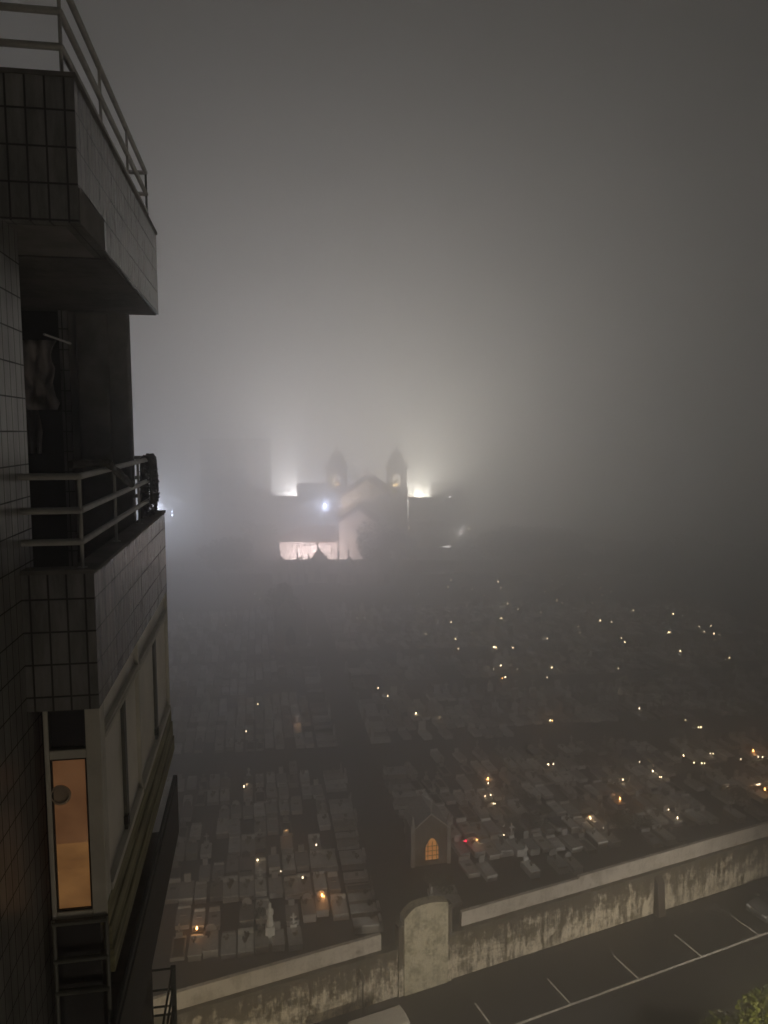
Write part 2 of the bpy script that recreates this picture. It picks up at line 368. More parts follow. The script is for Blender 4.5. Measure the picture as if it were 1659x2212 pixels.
def make_grave(k):
    rng = random.Random(100 + k)
    t = thing('grave', '', 'grave')
    W = .80 if k != 6 else .98; Ln = 1.92
    sm = M[['marble', 'marble', 'granite', 'granite', 'dark_granite', 'cement', 'marble', 'granite', 'marble', 'cement'][k]]
    ks = M[['granite', 'marble', 'granite', 'cement', 'granite', 'cement', 'granite', 'marble', 'cement', 'cement'][k]]
    b = MB()
    if k == 5:                                            # kerbs round a bed of earth
        b.box(-W / 2, W / 2, 0, .12, 0, .26); b.box(-W / 2, W / 2, Ln - .12, Ln, 0, .26)
        b.box(-W / 2, -W / 2 + .1, .122, Ln - .122, 0, .255); b.box(W / 2 - .1, W / 2, .122, Ln - .122, 0, .255)
        b.build('kerb', ks, t, bevel=.012)
        MB().box(-W / 2 + .102, W / 2 - .102, .124, Ln - .124, 0, .17).build('earth_bed', M['earth'], t)
    else:
        b.box(-W / 2, W / 2, 0, Ln, 0, .30 + .05 * (k % 3)); b.build('base', ks, t, bevel=.015)
        z0 = .302 + .05 * (k % 3)
        b = MB()
        if k == 6: b.box(-W / 2 + .03, -.015, .05, Ln - .3, z0, z0 + .09); b.box(.015, W / 2 - .03, .05, Ln - .3, z0, z0 + .09)
        else: b.box(-W / 2 - .025, W / 2 + .025, -.02, Ln - .28, z0, z0 + .10)
        b.build('slab', sm, t, bevel=.012)
    z0 = .302 + .05 * (k % 3); b = MB()
    if k in (0, 3, 6, 8): b.box(-W / 2 + .02, W / 2 - .02, Ln - .24, Ln - .06, z0, z0 + .24 + .05 * (k % 4))
    elif k in (2, 4):
        pr = [(-.3, z0), (.3, z0)] + [(.3 * math.cos(math.pi * i / 10), z0 + .18 + .3 * math.sin(math.pi * i / 10)) for i in range(11)]
        b.prism(pr, Ln - .22, Ln - .08, 'y')
    elif k == 7: b.box(-.2, .2, Ln - .22, Ln - .08, z0, z0 + .6)
    else:
        b.box(-.2, .2, Ln - .28, Ln - .02, z0, z0 + .3); stone_cross(b, 0, Ln - .15, z0 + .302, .8 if k == 1 else .6, .1)
    b.build('headstone', sm if k != 5 else ks, t, bevel=.01)
    zt = .40 + .05 * (k % 3) + .002
    if k in (3, 0):
        b = MB(); b.box(-.18, -.004, .9, 1.15, zt, zt + .05); b.box(.004, .18, .9, 1.15, zt, zt + .05); b.build('book_plaque', M['bronze'] if k else M['granite'], t, bevel=.008)
    if k in (6, 8, 2, 9, 1):
        b = MB()
        for _ in range(2 if k == 6 else 1):
            x, y = rng.uniform(-.2, .2), rng.uniform(.7, 1.35)
            b.lathe((x, y, zt), [(.05, 0), (.08, .06), (.06, .16)], 8)
            tuft(b, x, y, zt + .14, .14, 26, rng)
        b.build('flowers', M['flowers'], t)
    return t
protos = [make_grave(k) for k in range(10)]
LEFT_AZ, RIGHT_AZ = -10.5, -17.0
slots = []                                                 # (distance, position, rotation, side, row, index from the path)
rngS = random.Random(3)
CHAPEL = on_z(930, 1868, ZC)
def blocked(p):
    a, d = sd(p)
    if d < D_WALL + 2.1: return True
    if (p - CHAPEL).length < 2.6: return True
    u, v = uv(p)
    for vx in V_X:
        if vx - 3.3 < v < vx + 1.3: return True
    return False
v0 = uv(PA)[1] - 9
for row in range(0, 34):
    v = v0 + row * 2.62
    # left of the path: one slab turned along the row beside the path, then the rest head-up
    for side in (-1, 1):
        n = 0
        skew = 0.0
        u_edge = UC + side * 1.5
        p = cp(u_edge + (side * .15 if side > 0 else -1.95 - .15), v + .2)
        for q in range(2):
            pp = cp(u_edge + (side * 2.05), v + .3 + q * 1.12)
            if not blocked(pp) and rngS.random() < .92:
                n += 1; slots.append((pp, -R(AZ) + R(90) * side + (math.pi if side > 0 else 0) * 0, side, row, n))
        step = .96 if side < 0 else 1.02
        for j in range(0, 26 if side < 0 else 62):
            u = u_edge + side * (2.75 + j * step)
            vv = v + (j * step * .05 if side < 0 else -j * step * .055) + rngS.choice((0, 0, .25, -.2)) + rngS.uniform(-.12, .12); u += rngS.uniform(-.07, .07)
            pp = cp(u, vv)
            if blocked(pp): continue
            if rngS.random() < (.14 if side < 0 else .2): continue
            x = pp.x / pp.y * F_PX + CX
            if x < 330 or x > 1720: continue
            n += 1
            slots.append((pp, -R(LEFT_AZ if side < 0 else RIGHT_AZ) + rngS.uniform(-.03, .03), side, row, n))
slots.sort(key=lambda s: s[0].y)
near, far = slots[:292], slots[292:]
rows_seen = {}
ORD = ['zeroth', 'first', 'second', 'third', 'fourth', 'fifth', 'sixth', 'seventh', 'eighth', 'ninth', 'tenth', 'eleventh', 'twelfth', 'thirteenth', 'fourteenth', 'fifteenth', 'sixteenth', 'seventeenth',
       'eighteenth', 'nineteenth', 'twentieth']
def ordn(n):
    if n <= 20: return ORD[n]
    return {2: 'twenty', 3: 'thirty', 4: 'forty', 5: 'fifty'}[n // 10] + '-' + ORD[n % 10] if n % 10 else {3: 'thirtieth', 4: 'fortieth', 5: 'fiftieth'}[n // 10]
row_ids = {}
for s in near: row_ids.setdefault((s[2], s[3]), len([k for k in row_ids if k[0] == s[2]]) + 1)
cnt = {}
used = set(); first = set()
for s in sorted(near, key=lambda s: (s[2], s[3], s[4])):
    pp, rz, side, row, n = s
    cnt[(side, row)] = cnt.get((side, row), 0) + 1
    w_ = [5, 2, 3, 3, 1, 3, 3, 3, 5, 2] if side < 0 else [3, 2, 3, 3, 3, 4, 2, 3, 3, 3]
    k = rngS.choices(range(10), w_)[0]
    if k not in first: o = protos[k]; first.add(k)
    else: o = copy_tree(protos[k])
    o.location = pp; o.rotation_euler = (0, 0, rz)
    sc_ = rngS.uniform(.84, 1.06); o.scale = (sc_, sc_ * rngS.uniform(.92, 1.05), rngS.uniform(.7, 1.15))
    lab = '%s, %s %s of path, row %s from wall' % (DESC[k], ordn(cnt[(side, row)]), 'left' if side < 0 else 'right', ordn(row_ids[(side, row)]))
    o['label'] = lab.replace('row ' + ordn(row_ids[(side, row)]) + ' from', ordn(row_ids[(side, row)]) + ' row from'); o['group'] = 'graves in rows behind the street wall'
for k in range(10):
    if k not in first:
        for ch in list(protos[k].children): bpy.data.objects.remove(ch)
        bpy.data.objects.remove(protos[k])
b = MB()
for pp, rz, side, row, n in far:
    if pp.y > 128: continue
    T = Matrix.Translation(pp) @ Matrix.Rotation(rz, 4, 'Z'); h = rngS.uniform(.28, .45); mi = rngS.randrange(3)
    b.box(-.4, .4, 0, 1.9, 0, h, mi, T)
    b.box(-.36, .36, 1.66, 1.84, h + .002, h + rngS.choice((.3, .5, .5, .9)), mi, T)
    if rngS.random() < .4: b.box(-.05, .05, 1.7, 1.8, h + .5, h + 1.3, mi, T); b.box(-.25, .25, 1.71, 1.79, h + 1.0, h + 1.1, mi, T)
tag(b.build('distant_graves', [M['marble'], M['granite'], M['cement']]), 'rows of distant graves fading into fog', 'graves', kind='stuff')

# ================================================================== CANDLES
def Z(o, s, pts): return [(o[0] + x / s, o[1] + y / s, c) for x, y, c in pts]
cand = []
cand += Z((500, 1900), 2.37, [(780, 80, 'w'), (818, 116, 'w'), (556, 322, 'w'), (228, 275, 'f'), (805, 930, 'w'), (1113, 1085, 'o'), (1126, 1090, 'w'), (713, 1137, 'f'), (135, 1200, 'f'), (1573, 265, 'w'), (1628, 268, 'w'), (1648, 262, 'w')])
cand += Z((500, 2400), 2.074, [(610, 330, 'w'), (634, 328, 'w'), (900, 637, 'o'), (1098, 724, 'f'), (702, 824, 'w'), (858, 900, 'f'), (1007, 945, 'f'), (1137, 1068, 'O'), (1150, 1068, 'o'), (292, 1290, 'O')])
cand += Z((1150, 2000), 2.37, [(755, 60, 'w'), (557, 152, 'w'), (567, 158, 'w'), (770, 192, 'f'), (788, 190, 'w'), (957, 117, 'w'), (808, 265, 'f'), (1082, 254, 'w'), (1091, 254, 'w'), (1100, 254, 'w'), (1226, 255, 'w'), (1235, 256, 'f'), (1132, 33, 'w'), (1143, 33, 'w'),
    (1497, 188, 'f'), (1137, 395, 'w'), (1083, 420, 'f'), (1150, 490, 'o'), (1172, 485, 'w'), (1265, 420, 'f'), (1530, 410, 'w'), (1497, 485, 'f'), (1563, 380, 'f'), (192, 568, 'f'), (265, 630, 'f'), (483, 764, 'w'), (666, 792, 'w'),
    (1519, 817, 'w'), (1535, 817, 'o'), (1505, 1155, 'w'), (1543, 1152, 'f'), (1038, 1270, 'O'), (1042, 1300, 'f'), (1016, 1395, 'w'), (1060, 1390, 'w')])
cand += Z((1150, 2400), 2.074, [(437, 425, 'w'), (751, 697, 'r'), (760, 697, 'r'), (835, 686, 'o'), (1017, 655, 'f'), (935, 443, 'w'), (947, 443, 'w'), (958, 443, 'w')])
cand += Z((1800, 1900), 2.37, [(70, 5, 'w'), (365, 35, 'f'), (447, 63, 'f'), (380, 85, 'f'), (30, 132, 'f'), (70, 146, 'w'), (305, 150, 'f'), (612, 208, 'w'), (622, 207, 'w'), (927, 235, 'w'), (1120, 215, 'f'), (365, 287, 'w'), (450, 295, 'w'), (193, 330, 'f'), (205, 378, 'f'),
    (892, 376, 'w'), (902, 376, 'w'), (1220, 325, 'w'), (1127, 333, 'f'), (1167, 372, 'f'), (1242, 386, 'w'), (527, 420, 'w'), (554, 452, 'w'), (983, 521, 'w'), (1363, 571, 'w'), (505, 654, 'w'), (1235, 800, 'f'), (569, 858, 'w'), (600, 858, 'w'), (668, 962, 'w'),
    (1022, 1045, 'w'), (1122, 1106, 'w'), (1142, 1106, 'w'), (1008, 1324, 'w'), (1237, 1308, 'w'), (1215, 1308, 'f'), (1545, 1292, 'O'), (1585, 1333, 'w'), (1617, 1336, 'w'), (1450, 1352, 'f'), (1088, 1378, 'w'), (1148, 1384, 'w'), (1170, 1384, 'w'), (668, 1371, 'f')])
cand += Z((1800, 2350), 2.37, [(770, 377, 'w'), (825, 421, 'w'), (836, 421, 'w'), (522, 443, 'w'), (531, 443, 'w'), (540, 443, 'w'), (517, 595, 'O'), (892, 670, 'w'), (961, 735, 'w'), (1350, 495, 'f'), (1500, 420, 'w'), (1605, 430, 'f'), (1577, 481, 'w'), (1592, 480, 'w'), (1635, 520, 'O'), (285, 725, 'o'), (290, 742, 'w'), (388, 813, 'f')])
cand += Z((1350, 1500), 1.4426, [(18, 627, 'w'), (157, 592, 'w'), (170, 563, 'w'), (392, 570, 'w'), (405, 597, 'f'), (270, 605, 'w'), (325, 632, 'f'), (518, 530, 'f'), (541, 537, 'f'), (632, 536, 'w'), (650, 517, 'w'), (645, 564, 'f'), (710, 540, 'f'), (753, 525, 'f'), (770, 506, 'w'), (802, 531, 'w'),
    (771, 550, 'w'), (692, 580, 'w'), (610, 617, 'f'), (437, 671, 'w'), (487, 699, 'w'), (593, 710, 'w')])
def make_candle(kind):
    t = thing('grave_candle', '', 'candle')
    b = MB(); b.lathe((0, 0, 0), [(.055, 0), (.06, .02), (.06, .05)], 8); b.build('holder', M['jar'], t, smooth=True)
    b = MB(); b.lathe((0, 0, .052), [(.05, 0), (.06, .05), (.05, .14), (.02, .19)], 8)
    b.build('flame_glass', M[{'w': 'candle_white', 'f': 'candle_faint', 'o': 'candle_warm', 'O': 'candle_warm', 'r': 'candle_red'}[kind]], t, smooth=True)
    return t
cproto = {}
KN = {'w': 'small white candle light', 'f': 'faint pale candle light', 'o': 'warm amber candle light', 'O': 'bright orange candle glow', 'r': 'red candle light'}
bands = [(0, 1905, 'in the farthest rows below the church'), (1905, 1990, 'in the far rows below the dark trees'), (1990, 2070, 'in far rows deep in the fog'), (2070, 2150, 'in middle rows fading into fog'),
         (2150, 2260, 'in middle rows beyond the second cross path'), (2260, 2400, 'just beyond the first cross path'), (2400, 2520, 'just before the first cross path'), (2520, 2620, 'among graves nearer the street'), (2620, 2720, 'in rows near the street wall'), (2720, 4000, 'in the rows nearest the street wall')]
bc = {}
for x, y, k in sorted(cand):
    px, py = src(x, y)
    p = on_z(px, py, ZC + .55)
    if k not in cproto: o = cproto[k] = make_candle(k)
    else: o = copy_tree(cproto[k])
    o.location = (p.x, p.y, ZC + .43)
    s = max(.75, min(1.35, p.y / 80)) * (1.4 if k == 'O' else rngS.uniform(.55, 1.0)); o.scale = (s, s, s)
    band = next(b_ for b_ in bands if b_[0] <= y < b_[1])
    key = (band[2], KN[k]); bc[key] = bc.get(key, 0) + 1
    if k == 'O': lamp('candle_lamp', 'POINT', (p.x, p.y - .35, ZC + .85), 9, (1, .42, .14), None, .04).parent = None
    if k == 'o': lamp('candle_lamp', 'POINT', (p.x, p.y - .35, ZC + .85), 3.5, (1, .5, .2), None, .04).parent = None
    if k == 'w' and p.y < 80: lamp('candle_lamp', 'POINT', (p.x, p.y - .3, ZC + .8), 1.1, (1, .62, .32), None, .04)
    if k == 'r': lamp('candle_lamp', 'POINT', (p.x, p.y - .35, ZC + .85), 1.2, (1, .05, .1), None, .04).parent = None
    o['label'] = '%s %s, %s from the left' % (KN[k], band[2], ordn(bc[key])); o['group'] = 'candles burning on the graves'

# ================================================================== CHAPELS, MAUSOLEUMS, STATUE
def gable_roof(b, x0, x1, y0, y1, ze, zr, over=.2, th=.15):
    xm = (x0 + x1) / 2
    k = (zr - ze) / (xm - x0)
    xo = x0 - over; zo = ze - over * k
    b.prism([(xo, zo), (xm, zr), (2 * xm - xo, zo), (2 * xm - xo, zo + th), (xm, zr + th * 1.3), (xo, zo + th)], y0 - over, y1 + over, 'y')
def arch_poly(xc, hw, z0, zs, zt, n=6):
    pts = [(xc - hw, z0), (xc + hw, z0), (xc + hw, zs)]
    for i in range(1, n): t = i / n; pts.append((xc + hw * (1 - t), zs + (zt - zs) * math.sin(t * math.pi / 2)))
    pts.append((xc, zt))
    for i in range(1, n): t = 1 - i / n; pts.append((xc - hw * (1 - t), zs + (zt - zs) * math.sin(t * math.pi / 2)))
    pts.append((xc - hw, zs)); return pts
ch = thing('grave_chapel', 'small gabled stone chapel with lit arched lattice door among the graves', 'chapel', CHAPEL, R(12))
b = MB(); b.box(-1.2, 1.2, 0, 2.6, 0, 2.7); b.prism([(-1.2, 2.7), (1.2, 2.7), (0, 3.7)], .0, 2.6, 'y'); b.build('wall', M['chapel_stone'], ch)
b = MB(); gable_roof(b, -1.2, 1.2, 0, 2.6, 2.72, 3.72, .14, .1); b.build('roof', M['granite'], ch)
b = MB(); b.prism(arch_poly(.1, .46, .35, 1.35, 1.95), -.03, -.004, 'y'); d_ = b.build('door', glow('chapel_lamplight', (1, .42, .10), .5), ch)
b = MB()
for x in (-.21, .1, .41): b.box(x - .022, x + .022, -.075, -.04, .35, 1.75)
for z in (.36, .7, 1.04, 1.38): b.box(-.36, .56, -.07, -.045, z, z + .04)
b.build('lattice', M['iron'], d_)
b = MB(); stone_cross(b, 0, .1, 3.85, .7, .1); b.build('cross', M['granite'], ch)
for sx in (-1, 1):
    b = MB(); b.box(sx * 1.3 - .13, sx * 1.3 + .13, -.13, .13, 0, 2.9); b.lathe((sx * 1.3, 0, 2.9), [(.2, 0), (.2, .1), (.1, .25), (.13, .4), (.02, .8)], 8); b.build('pinnacle', M['cement'], ch)
lamp('chapel_lamp', 'POINT', CHAPEL + Vector((-.2, -.9, .9)), 3, (1, .45, .14), None, .05)

def gothic(name, label, base, w, h, d, rz=0, spire=1.2, m='stone'):
    t = thing(name, label, 'mausoleum', base, rz)
    b = MB(); b.box(-w / 2, w / 2, 0, d, 0, h * .62); b.prism([(-w / 2, h * .62), (w / 2, h * .62), (w * .22, h * .80), (0, h * .93), (-w * .22, h * .80)], 0, d, 'y'); b.build('wall', M[m], t, bevel=.03)
    b = MB(); b.box(-w * .56, w * .56, -.15, .0, 0, .35); b.build('plinth', M[m], t)
    b = MB(); b.prism(arch_poly(0, w * .18, .35, h * .3, h * .46), -.05, -.004, 'y'); b.build('door', M['iron'], t)
    for sx in (-1, 1):
        b = MB(); b.box(sx * w * .52 - .16, sx * w * .52 + .16, -.1, .22, 0, h * .66)
        b.lathe((sx * w * .52, .06, h * .66), [(.3, 0), (.3, .14), (.2, .3), (.24, .5), (.05, spire)], 8); b.build('pinnacle', M[m], t)
    b = MB(); b.lathe((0, .3, h * .92), [(.2, 0), (.12, .25), (.17, .4), (.1, .6)], 8); stone_cross(b, 0, .3, h * .92 + .58, h * .2, .2); b.build('cross', M[m], t)
    return t
p = on_z(685, 1262, ZC); p = on_y(686, 1200, 150); gothic('gothic_mausoleum', 'tall gothic mausoleum with pinnacles and cross before the lit white house', (p.x, 150, ZC), 3.4, 7.0, 3.5)
p = on_y(628, 1400, 103); gothic('dark_mausoleum', 'dark tall mausoleum with thin pinnacles left of the central path', (p.x, 103, ZC), 3.9, 7.2, 4.5, R(9), 1.7)
p = on_y(651, 1200, 148); 
t = thing('stone_cross', 'small stone cross standing left of the gothic mausoleum', 'cross', (p.x, 148, ZC)); b = MB(); b.box(-.3, .3, -.3, .3, 0, 4.6); b.build('pedestal', M['stone'], t); b = MB(); stone_cross(b, 0, 0, 4.6, 1.2, .2, .7); b.build('cross', M['stone'], t)
p = on_y(731, 1200, 150)
t = thing('obelisk', 'slim dark obelisk standing at the right end of the white house', 'obelisk', (p.x, 150, ZC)); b = MB(); b.box(-.35, .35, -.35, .35, 0, 1.2); b.build('pedestal', M['stone'], t); b = MB(); b.lathe((0, 0, 1.2), [(.28, 0), (.22, 4.2), (.3, 4.4), (.24, 4.6), (.02, 5.2)], 4, square=True); b.build('shaft', M['stone'], t)

for x, yb, yt, w_, lab in ((600, 1232, 1208, 2.6, 'low mausoleum at the left foot of the white house'), (640, 1236, 1209, 2.2, 'small dark mausoleum left of the gothic mausoleum'), (752, 1240, 1204, 2.6, 'grey mausoleum right of the slim obelisk'), (835, 1243, 1207, 3.0, 'wide mausoleum below the round church trees')):
    p = on_y(x, yb, 146); h_ = on_y(x, yt, 146).z - ZC
    gothic('mausoleum', lab, (p.x, 146 + (x % 7) * .6, ZC), w_, h_, 3.0)
# white robed statue
p = on_z(584, 2030, ZC)
t = thing('statue', 'white praying figure statue on stepped pedestal near the street wall', 'statue', p, R(8))
b = MB(); b.box(-.42, .42, -.42, .42, 0, .3); b.box(-.28, .28, -.28, .28, .3, .95); b.build('pedestal', M['marble'], t, bevel=.02)
b = MB(); b.lathe((0, 0, .95), [(.2, 0), (.21, .1), (.17, .45), (.14, .7), (.19, .95), (.17, 1.03), (.07, 1.1), (.06, 1.14), (.10, 1.2), (.115, 1.29), (.09, 1.38), (.03, 1.43)], 14)
for sx in (-1, 1): b.tube((sx * .17, 0, 1.93), (sx * .17, -.1, 1.68), .055, .05); b.tube((sx * .17, -.1, 1.68), (sx * .015, -.2, 1.84), .05, .035)
b.build('figure', M['marble'], t, smooth=True, angle=60)

# shrubs among graves
def leaves(b, c, rad, n, size, rng, hollow=.35):
    for _ in range(n):
        while True:
            d = Vector((rng.uniform(-1, 1), rng.uniform(-1, 1), rng.uniform(-1, 1)))
            if hollow < d.length < 1: break
        q = Vector((c[0] + d.x * rad[0], c[1] + d.y * rad[1], c[2] + d.z * rad[2]))
        a = Vector((rng.uniform(-1, 1), rng.uniform(-1, 1), rng.uniform(-.7, .7))).normalized() * size * rng.uniform(.6, 1.3)
        e = a.orthogonal().normalized() * a.length * .55
        if rng.random() < .5: e = e.cross(a.normalized())
        b.add([q - a, q + e, q + a, q - e], [(0, 1, 2, 3)])
def shrub(x, y, r, h, label, seed):
    rng = random.Random(seed); p = on_z(x, y, ZC)
    t = thing('shrub', label, 'shrub', p, 0, 'shrubs between the graves')
    b = MB()
    for i in range(5): leaves(b, (rng.uniform(-.5, .5) * r, rng.uniform(-.5, .5) * r, h * rng.uniform(.35, .75)), (r * .6, r * .6, h * .35), 130, .09, rng)
    b.build('foliage', M['leaf_dark'], t)
    b = MB()
    for i in range(3): b.tube((0, 0, 0), (rng.uniform(-.3, .3) * r, rng.uniform(-.3, .3) * r, h * .6), .04, .015, 6)
    b.build('stem', M['bark'], t)
for x, y, r, h, lab, sd_ in ((1135, 1745, 1.0, 1.4, 'round dark shrub right of the orange candle cluster', 1), (1345, 1790, 1.3, 1.5, 'wide olive shrub behind the bright candle near the street wall', 2), (1262, 1655, 1.2, 1.3, 'low dark shrub at the edge of the cross path', 3),
        (1160, 1790, .8, 1.2, 'small bushy shrub among middle graves', 4), (1395, 1800, .9, 1.3, 'shrub beside the wide olive one', 5), (950, 1925, 1.1, 1.1, 'dark shrub at the foot of the arched pier', 6), (565, 1985, .6, .9, 'small shrub beside the white statue', 7), (1600, 1735, 1.2, 1.6, 'dark shrub near the photo edge behind the wall', 8)):
    shrub(x, y, r, h, lab, sd_)

# ================================================================== FAR END: wall, house, church
b = MB(); 
p0, p1 = on_y(-900, 1212, 160), on_y(1000, 1212, 160)
fw = thing('far_cemetery_wall', 'dim boundary wall at the far end of the cemetery before the church', 'wall', (0, 160, ZC))
MB().box(-95, 60, 0, .5, 0, 2.7).build('wall', M['stone'], fw); MB().box(-95, 60, -.1, .6, 2.702, 2.95).build('coping', M['cement'], fw)

hx0, hx1, HY = on_y(604, 1180, 172).x, on_y(731, 1180, 172).x, 172
hs = thing('white_house', 'floodlit white parish house with hipped tiled roof beside the church', 'house', (0, HY, ZC))
MB().box(hx0, hx1, 0, 11, 0, 5.0).build('wall', M['stucco'], hs)
zr = 8.2; o_ = .5; b = MB()
b.add([(hx0 - o_, -o_, 5.0), (hx1 + .1, -o_, 5.0), (hx1 + .1, 11 + o_, 5.0), (hx0 - o_, 11 + o_, 5.0), (hx0 + 5.2, 5.5, zr), (hx1 + .1, 5.5, zr), (hx0 - o_, -o_, 5.18), (hx1 + .1, -o_, 5.18), (hx1 + .1, 11 + o_, 5.18), (hx0 - o_, 11 + o_, 5.18)],
      [(0, 3, 2, 1), (6, 7, 5, 4), (7, 8, 5), (8, 9, 4, 5), (9, 6, 4), (0, 1, 7, 6), (1, 2, 8, 7), (2, 3, 9, 8), (3, 0, 6, 9)])
rf = b.build('roof', M['roof'], hs)
b = MB()                                                   # ridge tile rows on the hip
for i in range(6):
    t_ = i / 6; b.tube((hx0 - o_ + 5.7 * t_, -o_ + 6 * t_, 5.26 + 3.02 * t_), (hx0 - o_ + 5.7 * (t_ + .15), -o_ + 6 * (t_ + .15), 5.26 + 3.02 * (t_ + .15)), .13, .13, 8)
b.build('ridge_tile', M['roof'], rf)
for x0, x1 in ((671, 684.5), (700, 715)):
    a, c = on_y(x0, 1177, 171.9), on_y(x1, 1195, 171.9)
    b = MB()
    b.box(a.x - .12, c.x + .12, -.08, -.004, c.z - ZC - .12, c.z - ZC); b.box(a.x - .12, c.x + .12, -.08, -.004, a.z - ZC, a.z - ZC + .12)
    b.box(a.x - .12, a.x, -.08, -.004, c.z - ZC + .001, a.z - ZC - .001); b.box(c.x, c.x + .12, -.08, -.004, c.z - ZC + .001, a.z - ZC - .001)
    wf = b.build('window', M['iron'], hs)
    MB().box(a.x + .002, c.x - .002, -.03, -.006, c.z - ZC + .002, a.z - ZC - .002).build('shutter', M['panel'], wf)
for x0, x1, y0, y1 in ((627, 638, 1174, 1184), (642, 651, 1174, 1184), (655, 664, 1173, 1181)):
    a, c = on_y(x0, y0, 171.8), on_y(x1, y1, 171.8)
    ac = MB().box(a.x, c.x, -.4, -.004, c.z - ZC, a.z - ZC).build('air_conditioner', M['alu'], hs, bevel=.03)
    b = MB(); b.lathe((0, 0, 0), [(.3, 0), (.3, .03)], 14, M=Matrix.Translation(((a.x + c.x) / 2 - .1, -.405, (a.z + c.z) / 2 - ZC)) @ Matrix.Rotation(R(90), 4, 'X')); b.build('fan_grille', M['iron'], ac)
a = on_y(622, 1171.5, 171.6); c = on_y(668, 1171.5, 171.6)
MB().box(a.x, c.x, -.6, -.004, a.z - ZC - .02, a.z - ZC + .08).build('canopy', M['alu'], hs)
fl = thing('floodlight', 'ground floodlight washing the white house behind the mausoleum', 'floodlight', (on_y(688, 1200, 163).x, 162.0, ZC), 0)
MB().box(-.25, .25, -.1, .1, .3, .7).build('housing', M['iron'], fl, bevel=.03); MB().tube((0, 0, 0), (0, 0, .3), .05).build('stand', M['iron'], fl)
MB().box(-.2, .2, .102, .12, .34, .66).build('lens', M['bulb_white'], fl)
lamp('house_lamp', 'POINT', (on_y(652, 1200, 163).x, 162.6, ZC + 1.4), W_HOUSE, (1, .80, .82), None, .3)

TY = 198.0
church = thing('church', 'twin-towered church with floodlit gable looming in the fog', 'church', (0, 0, ZC))
NX, NW = on_y(793, 1100, 180).x, 6.4
zE, zA = on_y(735, 1078, 180).z - ZC, on_y(792, 1038, 180).z - ZC
b = MB(); b.box(NX - NW, NX + NW, 180, 210, 0, zE); b.prism([(NX - NW, zE), (NX + NW, zE), (NX, zA)], 180, 180.6, 'y'); b.build('nave_wall', M['stucco'], church)
b = MB(); gable_roof(b, NX - NW, NX + NW, 180, 209, zE + .05, zA + .05, .5, .35); b.build('nave_roof', M['roof'], church)
b = MB(); stone_cross(b, NX, 180.2, zA + .4, 2.6, .2, .55); b.box(NX - .3, NX + .3, 179.9, 180.5, zA + .1, zA + .7); b.build('gable_cross', M['stone'], church)
AX = on_y(774, 1100, 168).x; aE, aA = on_y(730, 1130, 168).z - ZC, on_y(774, 1103, 168).z - ZC; AW = AX - on_y(733, 1130, 168).x
b = MB(); b.box(AX - AW, AX + AW, 168, 179.99, 0, aE); b.prism([(AX - AW, aE), (AX + AW, aE), (AX, aA)], 168, 168.6, 'y'); b.build('apse_wall', M['stucco'], church)
b = MB(); gable_roof(b, AX - AW, AX + AW, 168, 179.4, aE + .05, aA + .05, .45, .3); b.build('apse_roof', M['roof'], church)
b = MB(); stone_cross(b, AX, 168.2, aA + .3, 1.5, .14, .7); b.build('apse_cross', M['iron'], church)
